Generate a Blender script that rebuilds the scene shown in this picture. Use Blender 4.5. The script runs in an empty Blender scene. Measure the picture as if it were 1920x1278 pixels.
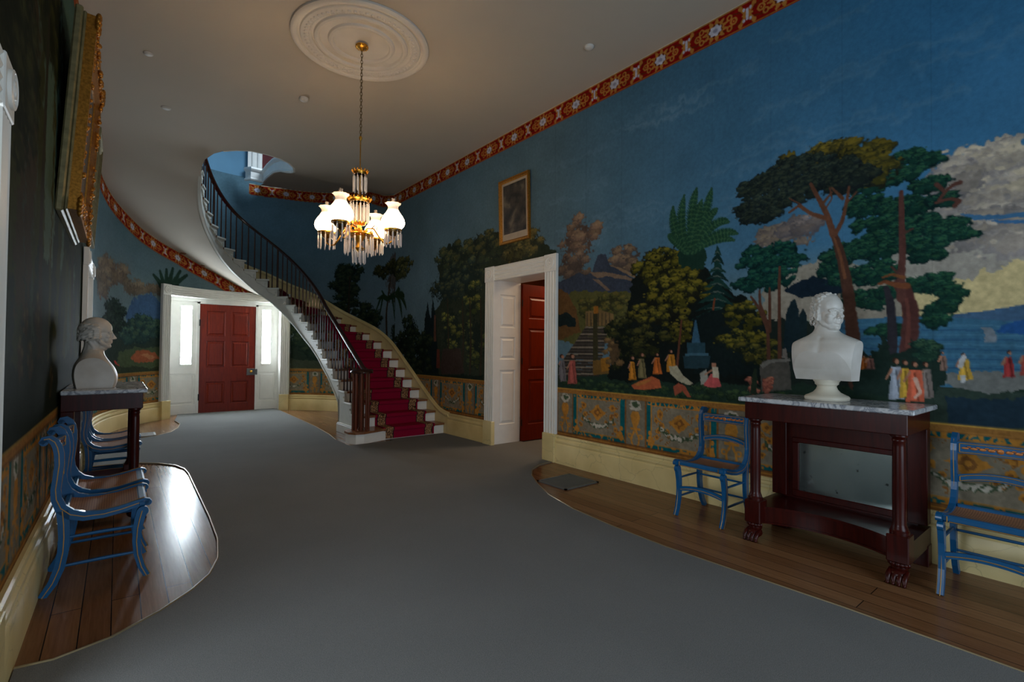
import bpy, bmesh, math, random
import numpy as np
from mathutils import Vector, Matrix
random.seed(7); RNG=np.random.RandomState(11)
PI=math.pi
COL=bpy.context.scene.collection
SC=bpy.context.scene
# ---------------------------------------------------------------- camera, world, exposure
HC=1.42
cam=bpy.data.cameras.new('camera'); cam.sensor_width=36; cam.sensor_fit='HORIZONTAL'; cam.lens=923.97/1920*36; cam.clip_start=.02; cam.clip_end=200
co=bpy.data.objects.new('camera',cam); COL.objects.link(co); SC.camera=co
yaw,pitch,roll=0.674736,0.018574,0.008978
F_=Vector((math.sin(yaw)*math.cos(pitch),math.cos(yaw)*math.cos(pitch),math.sin(pitch)))
R_=Vector((math.cos(yaw),-math.sin(yaw),0)); U_=R_.cross(F_)
R2=R_*math.cos(roll)+U_*math.sin(roll); U2=-R_*math.sin(roll)+U_*math.cos(roll)
m3=Matrix((R2,U2,-F_)).transposed(); co.matrix_world=Matrix.Translation((0,0,HC))@m3.to_4x4()
SC.view_settings.view_transform='Standard'; SC.view_settings.look='None'; SC.view_settings.gamma=1; SC.view_settings.use_curve_mapping=False
SC.view_settings.exposure=EXPOSURE=0.0
wd=bpy.data.worlds.new('daylight_sky'); SC.world=wd; wd.use_nodes=True
wd.node_tree.nodes['Background'].inputs[0].default_value=(.75,.87,1,1); wd.node_tree.nodes['Background'].inputs[1].default_value=1.0
def area(name,loc,size,energy,col,rot=(0,0,0),sizey=None,spread=None):
    l=bpy.data.lights.new(name,'AREA'); l.energy=energy; l.color=col; l.size=size
    if sizey: l.shape='RECTANGLE'; l.size_y=sizey
    if spread: l.spread=spread
    o=bpy.data.objects.new(name,l); COL.objects.link(o); o.location=loc; o.rotation_euler=rot; return o
# daylight that comes in through the openings of the house
area('rear_door_daylight',(2.0,-2.85,1.5),3.2,92,(.72,.86,1),(PI/2,0,0),2.4)          # unseen rear doorway behind the camera, opened wide to add ambient light
area('side_room_daylight',(-1.5,1.55,1.5),1.1,50,(.78,.89,1),(0,-PI/2,0),1.9)         # side room beyond the near left doorway
area('upper_window_daylight',(3.4,10.6,6.9),1.4,170,(.70,.85,1),(0,PI*.22,PI*.25),1.2)   # window of the upper stair hall
area('next_room_fill',(6.1,5.4,2.9),.8,26,(1,.72,.45),(0,0,0))  # unseen warm fill, added to brighten the open door leaf and room beyond
# ---------------------------------------------------------------- dimensions
XR=4.39; ZC=4.60; XL0=-.4148; SL=.01242
def LX(y): return XL0+SL*y
ECX,ECY,EA,EB=2.045,9.3,2.345,3.15
_t=np.linspace(0,PI,2001); _ex=ECX+EA*np.cos(_t); _ey=ECY+EB*np.sin(_t)
_es=np.concatenate([[0],np.cumsum(np.hypot(np.diff(_ex),np.diff(_ey)))]); ELEN=float(_es[-1])
def epos(u):
    """plan point on the curved end wall (u from right, metres); beyond ELEN it runs along the left wall; negative along the right wall"""
    if u<0: return (XR,ECY+u)
    if u>ELEN: y=ECY-(u-ELEN); return (LX(y),y)
    t=float(np.interp(u,_es,_t)); return (ECX+EA*math.cos(t),ECY+EB*math.sin(t))
def enorm(u):
    """normal pointing into the room"""
    if u<0: return (-1,0)
    if u>ELEN: return (1,0)
    t=float(np.interp(u,_es,_t)); n=Vector((-math.cos(t)/EA,-math.sin(t)/EB)).normalized(); return (n.x,n.y)
def e_at_x(x,front=True):
    t=math.acos(max(-1,min(1,(x-ECX)/EA))); return float(np.interp(t,_t,_es))
def zceil(y): return float(np.interp(y,[9.4,9.84,10.3,11.0,12.45],[ZC,4.68,4.86,4.96,5.15]))
RISE=.176
# ---------------------------------------------------------------- mesh helpers
class MB:
    def __init__(s): s.v=[]; s.f=[]; s.m=[]
    def add(s,vs,fs,mi=0):
        o=len(s.v); s.v+= [tuple(v) for v in vs]; s.f+=[tuple(i+o for i in f) for f in fs]; s.m+=[mi]*len(fs); return s
    def box(s,x0,x1,y0,y1,z0,z1,mi=0,M=None):
        vs=[Vector((x,y,z)) for z in (z0,z1) for y in (y0,y1) for x in (x0,x1)]
        if M: vs=[M@v for v in vs]
        return s.add(vs,[(0,2,3,1),(4,5,7,6),(0,1,5,4),(2,6,7,3),(0,4,6,2),(1,3,7,5)],mi)
    def bbox(s,x0,x1,y0,y1,z0,z1,b=.004,mi=0,M=None):
        """box with chamfered edges"""
        bm=bmesh.new(); bmesh.ops.create_cube(bm,size=1)
        for v in bm.verts: v.co=Vector(((x0+x1)/2+v.co.x*(x1-x0),(y0+y1)/2+v.co.y*(y1-y0),(z0+z1)/2+v.co.z*(z1-z0)))
        b=min(b,.45*min(abs(x1-x0),abs(y1-y0),abs(z1-z0)))
        bmesh.ops.bevel(bm,geom=bm.edges[:],offset=b,segments=1,affect='EDGES')
        vs=[(M@v.co if M else v.co.copy()) for v in bm.verts]; bm.verts.index_update()
        fs=[tuple(v.index for v in f.verts) for f in bm.faces]; bm.free(); return s.add(vs,fs,mi)
    def tube(s,pts,r,n=8,mi=0,cap=True,flat=None):
        """tube along pts; r a number or list; flat=(wx,wz) for a rectangular/oval strip factor along frame"""
        P=[Vector(p) for p in pts]; rs=r if isinstance(r,(list,tuple)) else [r]*len(P)
        tg=[(P[min(i+1,len(P)-1)]-P[max(i-1,0)]).normalized() for i in range(len(P))]
        ref=Vector((0,0,1)) if abs(tg[0].z)<.9 else Vector((0,1,0)); a=tg[0].cross(ref).normalized(); vs=[]
        for i,p in enumerate(P):
            a=(a-tg[i]*a.dot(tg[i])); a=a.normalized() if a.length>1e-6 else tg[i].orthogonal().normalized(); b=tg[i].cross(a)
            for k in range(n):
                q=2*PI*k/n; vs.append(p+a*math.cos(q)*rs[i]+b*math.sin(q)*rs[i])
        fs=[(i*n+k,i*n+(k+1)%n,(i+1)*n+(k+1)%n,(i+1)*n+k) for i in range(len(P)-1) for k in range(n)]
        if cap: fs+=[tuple(range(n))[::-1],tuple((len(P)-1)*n+k for k in range(n))]
        return s.add(vs,fs,mi)
    def lathe(s,prof,c=(0,0,0),n=24,mi=0,M=None,wob=None):
        vs=[];
        for j,(r,z) in enumerate(prof):
            for k in range(n):
                q=2*PI*k/n; rr=r*(1+(wob(j,q) if wob else 0)); v=Vector((rr*math.cos(q),rr*math.sin(q),z)); v=(M@v if M else v); vs.append(v+Vector(c))
        fs=[(i*n+k,i*n+(k+1)%n,(i+1)*n+(k+1)%n,(i+1)*n+k) for i in range(len(prof)-1) for k in range(n)]
        if prof[0][0]>1e-5: fs.append(tuple(range(n))[::-1])
        if prof[-1][0]>1e-5: fs.append(tuple((len(prof)-1)*n+k for k in range(n)))
        return s.add(vs,fs,mi)
    def ell(s,c,r,n=14,m=9,mi=0,M=None):
        vs=[];fs=[]
        for j in range(m+1):
            f=PI*j/m
            for k in range(n):
                q=2*PI*k/n; v=Vector((r[0]*math.sin(f)*math.cos(q),r[1]*math.sin(f)*math.sin(q),r[2]*math.cos(f))); v=(M@v if M else v); vs.append(v+Vector(c))
        for j in range(m):
            for k in range(n): fs.append((j*n+k,(j+1)*n+k,(j+1)*n+(k+1)%n,j*n+(k+1)%n))
        return s.add(vs,fs,mi)
    def prism(s,poly,h0,h1,M=None,mi=0):
        """polygon in local xy, extruded local z h0..h1"""
        n=len(poly); vs=[Vector((x,y,h)) for h in (h0,h1) for x,y in poly]
        if M: vs=[M@v for v in vs]
        fs=[tuple(range(n))[::-1],tuple(range(n,2*n))]+[(k,(k+1)%n,n+(k+1)%n,n+k) for k in range(n)]
        return s.add(vs,fs,mi)
    def ribbon(s,path,w,t,M=None,mi=0):
        """closed strip: path of (x,y) centreline with half-width w (number/list), extruded z 0..t"""
        P=[Vector((x,y)) for x,y in path]; ws=w if isinstance(w,(list,tuple)) else [w]*len(P); L=[];R=[]
        for i,p in enumerate(P):
            d=(P[min(i+1,len(P)-1)]-P[max(i-1,0)]).normalized(); n=Vector((-d.y,d.x)); L.append(p+n*ws[i]); R.append(p-n*ws[i])
        n=len(P); vs=[Vector((q.x,q.y,h)) for h in (0,t) for q in L+R]
        if M: vs=[M@v for v in vs]
        fs=[]; o=2*n
        for i in range(n-1):
            fs+=[(i,i+1,n+i+1,n+i),(o+i,o+n+i,o+n+i+1,o+i+1),(i,o+i,o+i+1,i+1),(n+i,n+i+1,o+n+i+1,o+n+i)]
        fs+=[(0,n,o+n,o),(n-1,o+n-1,o+2*n-1,2*n-1)]
        return s.add(vs,fs,mi)
    def sweep(s,path,nrm,up,prof,mi=0,closed=False,caps=True):
        """profile (a,b) swept along path: vertex=p+a*n+b*u"""
        n=len(prof); vs=[]
        for i,p in enumerate(path):
            N=Vector(nrm[i] if isinstance(nrm,list) else nrm); U=Vector(up[i] if isinstance(up,list) else up)
            for a,b in prof: vs.append(Vector(p)+N*a+U*b)
        fs=[]; k=n if closed else n-1
        for i in range(len(path)-1):
            for j in range(k): fs.append((i*n+j,i*n+(j+1)%n,(i+1)*n+(j+1)%n,(i+1)*n+j))
        if caps: fs+=[tuple(range(n)),tuple((len(path)-1)*n+j for j in range(n))]
        return s.add(vs,fs,mi)
    def build(s,name,mats,parent=None,smooth=False,fix=True):
        me=bpy.data.meshes.new(name); me.from_pydata([tuple(v) for v in s.v],[],s.f)
        mats=mats if isinstance(mats,(list,tuple)) else [mats]
        for m in mats: me.materials.append(m)
        me.polygons.foreach_set('material_index',s.m)
        if fix:
            bm=bmesh.new(); bm.from_mesh(me); bmesh.ops.recalc_face_normals(bm,faces=bm.faces); bm.to_mesh(me); bm.free()
        if smooth:
            me.polygons.foreach_set('use_smooth',[True]*len(me.polygons))
            try: me.set_sharp_from_angle(angle=math.radians(smooth if smooth is not True else 40))
            except Exception: pass
        me.update(); o=bpy.data.objects.new(name,me); COL.objects.link(o)
        if parent is not None: o.parent=parent
        return o
def tag(o,label=None,cat=None,group=None,kind=None):
    if label: o['label']=label
    if cat: o['category']=cat
    if group: o['group']=group
    if kind: o['kind']=kind
    return o
def empty(name,loc=(0,0,0),rz=0,label=None,cat=None,group=None,kind=None):
    o=bpy.data.objects.new(name,None); COL.objects.link(o); o.location=loc; o.rotation_euler=(0,0,rz); o.empty_display_size=.1
    return tag(o,label,cat,group,kind)
def copy_tree(o,parent=None):
    c=o.copy(); COL.objects.link(c); c.parent=parent
    for ch in list(o.children): copy_tree(ch,c)
    return c
def struct(o): o['kind']='structure'; return o
# ---------------------------------------------------------------- materials
def lin(c):
    c=np.asarray(c,dtype=float)/255.; return np.where(c<=.04045,c/12.92,((c+.055)/1.055)**2.4)
def L4(c): l=lin(c); return (float(l[0]),float(l[1]),float(l[2]),1)
class NT:
    def __init__(s,name):
        s.mat=bpy.data.materials.new(name); s.mat.use_nodes=True; s.t=s.mat.node_tree; s.n=s.t.nodes; s.b=s.n['Principled BSDF']
    def new(s,k,**kw):
        n=s.n.new(k)
        for a,b in kw.items():
            if a.startswith('i_'): n.inputs[a[2:].replace('_',' ')].default_value=b
            else: setattr(n,a,b)
        return n
    def link(s,a,b): s.t.links.new(a,b)
    def coord(s,kind='Object',scale=(1,1,1),rot=(0,0,0)):
        tc=s.new('ShaderNodeTexCoord'); mp=s.new('ShaderNodeMapping'); mp.inputs['Scale'].default_value=scale; mp.inputs['Rotation'].default_value=rot
        s.link(tc.outputs[kind],mp.inputs[0]); return mp.outputs[0]
    def ramp(s,fac,stops):
        r=s.new('ShaderNodeValToRGB'); e=r.color_ramp.elements
        while len(e)<len(stops): e.new(.5)
        for i,(p,c) in enumerate(stops): e[i].position=p; e[i].color=c if len(c)==4 else L4(c)
        s.link(fac,r.inputs[0]); return r.outputs[0]
    def mix(s,a,b,fac,mode='MIX'):
        m=s.new('ShaderNodeMix'); m.data_type='RGBA'; m.blend_type=mode
        for sock,v in ((m.inputs[0],fac),(m.inputs[6],a),(m.inputs[7],b)):
            if hasattr(v,'is_output'): s.link(v,sock)
            else: sock.default_value=v
        return m.outputs[2]
    def noise(s,vec,scale,detail=3,rough=.5,dist=0):
        n=s.new('ShaderNodeTexNoise'); n.inputs['Scale'].default_value=scale; n.inputs['Detail'].default_value=detail; n.inputs['Roughness'].default_value=rough; n.inputs['Distortion'].default_value=dist
        s.link(vec,n.inputs['Vector']); return n.outputs['Fac']
    def bump(s,h,strength=.2,dist=.01):
        b=s.new('ShaderNodeBump'); b.inputs['Strength'].default_value=strength; b.inputs['Distance'].default_value=dist; s.link(h,b.inputs['Height']); s.link(b.outputs[0],s.b.inputs['Normal'])
    def set(s,col=None,rough=.5,metal=0,spec=.5,coat=0):
        if col is not None:
            if hasattr(col,'is_output'): s.link(col,s.b.inputs['Base Color'])
            else: s.b.inputs['Base Color'].default_value=col
        s.b.inputs['Roughness'].default_value=rough; s.b.inputs['Metallic'].default_value=metal; s.b.inputs['Specular IOR Level'].default_value=spec; s.b.inputs['Coat Weight'].default_value=coat
        s.b.inputs['Coat Roughness'].default_value=.08; return s.mat
def simple(name,c,rough=.5,metal=0,spec=.5,coat=0,var=.08,scale=8):
    t=NT(name); v=t.coord(); n=t.noise(v,scale)
    a=L4(c); k=lambda f:(min(1,a[0]*f),min(1,a[1]*f),min(1,a[2]*f),1)
    return t.set(t.ramp(n,[(.3,k(1-var)),(.7,k(1+var))]),rough,metal,spec,coat)
LAMP=23.0
M={}
M['white_trim']=simple('white_painted_trim',(240,238,230),.4,var=.03)
M['stair_white']=simple('stair_white_paint',(206,206,196),.5,var=.05)
M['ceiling']=simple('ceiling_plaster',(186,176,160),.85,var=.03,scale=1.2)
M['plaster_white']=simple('moulded_plaster',(215,208,196),.7,var=.03)
M['red_door']=NT('red_mahogany_door')
def woodmat(name,dark,light,rough=.3,coat=.3,scale=(14,14,1.2),sc=3,spec=.22):
    t=NT(name); v=t.coord('Object',scale); n=t.noise(v,sc,5,.6,.6)
    return t.set(t.ramp(n,[(.3,dark),(.7,light)]),rough,0,spec,coat)
M['red_door']=woodmat('grained_red_door',(98,24,6),(120,33,8),.32,.0)
M['mahogany']=woodmat('dark_mahogany',(40,7,4),(66,14,7),.32,.08)
M['rail_wood']=woodmat('dark_stair_wood',(40,22,17),(66,36,26),.3,.4)
M['newel_wood']=woodmat('newel_brown_wood',(84,40,24),(118,60,38),.3,.4)
M['tread_wood']=woodmat('tread_wood',(120,76,48),(150,100,64),.35,.2,(3,14,14))
M['gold']=simple('gilt_brass',(214,160,62),.3,1,.5,var=.15,scale=30)
M['gilt_dark']=simple('old_gilding',(176,120,44),.45,.75,.5,var=.35,scale=60)
M['gilt_side']=simple('bronzed_frame_side',(132,122,84),.5,.3,.5,var=.25,scale=20)
M['gold_paint']=simple('gold_paint_line',(180,134,62),.45,.3,.5,var=.1,scale=30)
M['blue']=simple('blue_chair_paint',(8,84,132),.33,0,.5,.15,var=.1,scale=12)
M['black']=simple('dark_metal',(30,28,28),.4,.6)
M['iron']=simple('grey_iron_lock',(92,90,88),.35,.9)
M['bronze']=simple('bronze_lamp_font',(112,84,44),.35,.9,var=.2,scale=30)
M['picture_mat']=simple('aged_paper_mount',(176,160,138),.7,var=.1,scale=10)
t=NT('bust_marble'); v=t.coord(); n=t.noise(v,6,4); M['bust']=t.set(t.ramp(n,[(.3,(192,190,182)),(.7,(214,212,206))]),.42)
t=NT('aged_bust_marble'); v=t.coord(); n=t.noise(v,5,4); M['bust_old']=t.set(t.ramp(n,[(.3,(176,164,148)),(.7,(206,200,190))]),.42)
t=NT('veined_marble_top'); v=t.coord('Object',(1,1,1)); n=t.noise(v,5,6,.6,1.6); M['marble']=t.set(t.ramp(n,[(.36,(150,154,160)),(.44,(196,198,200)),(.5,(118,124,134)),(.56,(200,202,204)),(.7,(176,180,184))]),.2)
t=NT('faux_marble_skirting'); v=t.coord(); n1=t.noise(v,2.5,3); vo=t.new('ShaderNodeTexVoronoi',feature='DISTANCE_TO_EDGE'); vo.inputs['Scale'].default_value=3.2
nd=t.new('ShaderNodeTexNoise'); nd.inputs['Scale'].default_value=3; nd.inputs['Detail'].default_value=4; t.link(v,nd.inputs['Vector']); ad=t.new('ShaderNodeVectorMath',operation='MULTIPLY_ADD'); t.link(nd.outputs['Color'],ad.inputs[0]); ad.inputs[1].default_value=(.35,.35,.35); t.link(v,ad.inputs[2]); t.link(ad.outputs[0],vo.inputs['Vector'])
cr=t.ramp(vo.outputs['Distance'],[(0,(.5,.5,.5,1)),(.016,(1,1,1,1))]); base=t.ramp(n1,[(.3,(218,196,134)),(.7,(240,220,160))]); M['skirting']=t.set(t.mix(base,cr,.45,'MULTIPLY'),.35)
t=NT('plain_yellow_skirting'); v=t.coord(); n=t.noise(v,3,4); M['skirt_plain']=t.set(t.ramp(n,[(.3,(214,188,124)),(.7,(234,210,148))]),.4)
t=NT('grey_carpet'); v=t.coord(); n=t.noise(v,260,2,.7); n2=t.noise(v,1.3,3); c=t.ramp(n,[(.3,(100,101,100)),(.7,(136,136,134))]); M['carpet']=t.set(t.mix(c,t.ramp(n2,[(.3,(.9,.9,.9,1)),(.7,(1.0,1.0,1.0,1))]),1,'MULTIPLY'),.95,0,.1); t.bump(n,.35,.004)
t=NT('floor_boards'); v=t.coord('Object',(1,1,1),(0,0,PI/2)); br=t.new('ShaderNodeTexBrick'); br.offset=.37; br.inputs['Scale'].default_value=1; br.inputs['Brick Width'].default_value=2.6; br.inputs['Row Height'].default_value=.125; br.inputs['Mortar Size'].default_value=.0025; br.inputs['Mortar'].default_value=L4((20,14,10)); br.inputs['Color1'].default_value=L4((122,84,54)); br.inputs['Color2'].default_value=L4((146,106,72)); t.link(v,br.inputs['Vector'])
v2=t.coord('Object',(40,2,2)); n=t.noise(v2,1.5,5,.65,.5); M['boards']=t.set(t.mix(br.outputs['Color'],t.ramp(n,[(.3,(.6,.55,.5,1)),(.7,(1,1,1,1))]),.8,'MULTIPLY'),.3,0,.16,.0); t.bump(br.outputs['Fac'],-.12,.003)
rg=t.ramp(t.noise(t.coord('Object',(9,.6,1)),1.5,2,.5,.2),[(.3,(.20,.20,.20,1)),(.7,(.27,.27,.27,1))]); t.link(rg,t.b.inputs['Roughness'])
t=NT('woven_cane'); v=t.coord('Object',(1,1,1)); ck=t.new('ShaderNodeTexWave',wave_type='BANDS',bands_direction='X'); ck.inputs['Scale'].default_value=26; t.link(v,ck.inputs['Vector']); ck2=t.new('ShaderNodeTexWave',wave_type='BANDS',bands_direction='Y'); ck2.inputs['Scale'].default_value=26; t.link(v,ck2.inputs['Vector'])
mx=t.new('ShaderNodeMath',operation='MULTIPLY'); t.link(ck.outputs['Fac'],mx.inputs[0]); t.link(ck2.outputs['Fac'],mx.inputs[1]); M['cane']=t.set(t.ramp(mx.outputs[0],[(.0,(158,112,78)),(.45,(142,98,66)),(.8,(84,54,36))]),.6)
t=NT('old_mirror_glass'); v=t.coord(); n=t.noise(v,3,3); vo=t.noise(v,14,3); M['mirror']=t.set(t.mix(t.ramp(n,[(.3,(150,166,164)),(.7,(176,190,186))]),t.ramp(vo,[(.26,(.25,.25,.22,1)),(.31,(1,1,1,1))]),1,'MULTIPLY'),.13,.9)
t=NT('clear_glass'); t.set((1,1,1,1),.03); t.b.inputs['Transmission Weight'].default_value=.9; t.b.inputs['IOR'].default_value=1.45; M['glass']=t.mat
t=NT('cut_crystal'); t.set((.95,.96,1,1),.06,0,.9); t.b.inputs['Transmission Weight'].default_value=.6; t.b.inputs['IOR'].default_value=1.55; M['crystal']=t.mat
t=NT('lit_frosted_shade'); v=t.coord(); t.set((1,.93,.82,1),.4); sx=t.new('ShaderNodeSeparateXYZ'); t.link(v,sx.inputs[0])
rp=t.ramp(sx.outputs[2],[(0.0,(1,.68,.38,1)),(.17,(1,.67,.37,1)),(.22,(1,.62,.38,1)),(.27,(1,.55,.32,1))]); t.link(rp,t.b.inputs['Emission Color'])
mr=t.new('ShaderNodeMapRange'); mr.inputs['From Min'].default_value=.12; mr.inputs['From Max'].default_value=.20; mr.inputs['To Min'].default_value=LAMP; mr.inputs['To Max'].default_value=.42; t.link(sx.outputs[2],mr.inputs['Value']); t.link(mr.outputs[0],t.b.inputs['Emission Strength']); M['shade']=t.mat
def emit(name,c,s):
    t=NT(name); t.set((.8,.8,.8,1),.5); t.b.inputs['Emission Color'].default_value=c; t.b.inputs['Emission Strength'].default_value=s; return t.mat
M['window_glow']=emit('bright_window_pane',(.78,.90,1,1),68)
M['upper_wall']=simple('blue_upper_wall',(96,142,168),.8,var=.1,scale=1.5)
t=NT('hand_painted_wallpaper'); at=t.new('ShaderNodeVertexColor'); at.layer_name='Col'; v=t.coord(); n=t.noise(v,28,4,.7); n3=t.noise(v,2.2,4); c=t.mix(at.outputs[0],t.ramp(n,[(.25,(.80,.80,.80,1)),(.75,(1.12,1.12,1.12,1))]),.8,'MULTIPLY'); c=t.mix(c,t.ramp(n3,[(.3,(.88,.90,.9,1)),(.7,(1.06,1.05,1.05,1))]),.8,'MULTIPLY'); M['wallpaper']=t.set(c,.8,0,.03)
t=NT('stair_carpet'); tc=t.new('ShaderNodeTexCoord'); sp=t.new('ShaderNodeSeparateXYZ'); t.link(tc.outputs['UV'],sp.inputs[0])
band=t.new('ShaderNodeValToRGB'); band.color_ramp.interpolation='CONSTANT'; e=band.color_ramp.elements
stops=[(0,(140,14,44)),(.035,(28,30,40)),(.05,(176,134,96)),(.185,(28,30,40)),(.20,(144,14,50)),(.80,(28,30,40)),(.815,(176,134,96)),(.95,(28,30,40)),(.965,(140,14,44))]
while len(e)<len(stops): e.new(.5)
for i,(pp,c) in enumerate(stops): e[i].position=pp; e[i].color=L4(c)
t.link(sp.outputs[0],band.inputs[0])
msk=t.new('ShaderNodeValToRGB'); msk.color_ramp.interpolation='CONSTANT'; e=msk.color_ramp.elements
st=[(0,0),(.05,1),(.185,0),(.815,1),(.95,0)]
while len(e)<len(st): e.new(.5)
for i,(pp,c) in enumerate(st): e[i].position=pp; e[i].color=(c,c,c,1)
t.link(sp.outputs[0],msk.inputs[0])
mpv=t.new('ShaderNodeMapping'); mpv.inputs['Scale'].default_value=(1,1,1); t.link(tc.outputs['UV'],mpv.inputs[0])
vo=t.new('ShaderNodeTexVoronoi',feature='DISTANCE_TO_EDGE'); vo.inputs['Scale'].default_value=30; t.link(mpv.outputs[0],vo.inputs['Vector'])
pat=t.ramp(vo.outputs['Distance'],[(.0,(.12,.10,.10,1)),(.06,(.12,.10,.10,1)),(.1,(1,1,1,1))])
mm=t.mix(band.outputs[0],pat,msk.outputs[0],'MULTIPLY'); M['runner']=t.set(mm,.95,0,.1)
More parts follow.
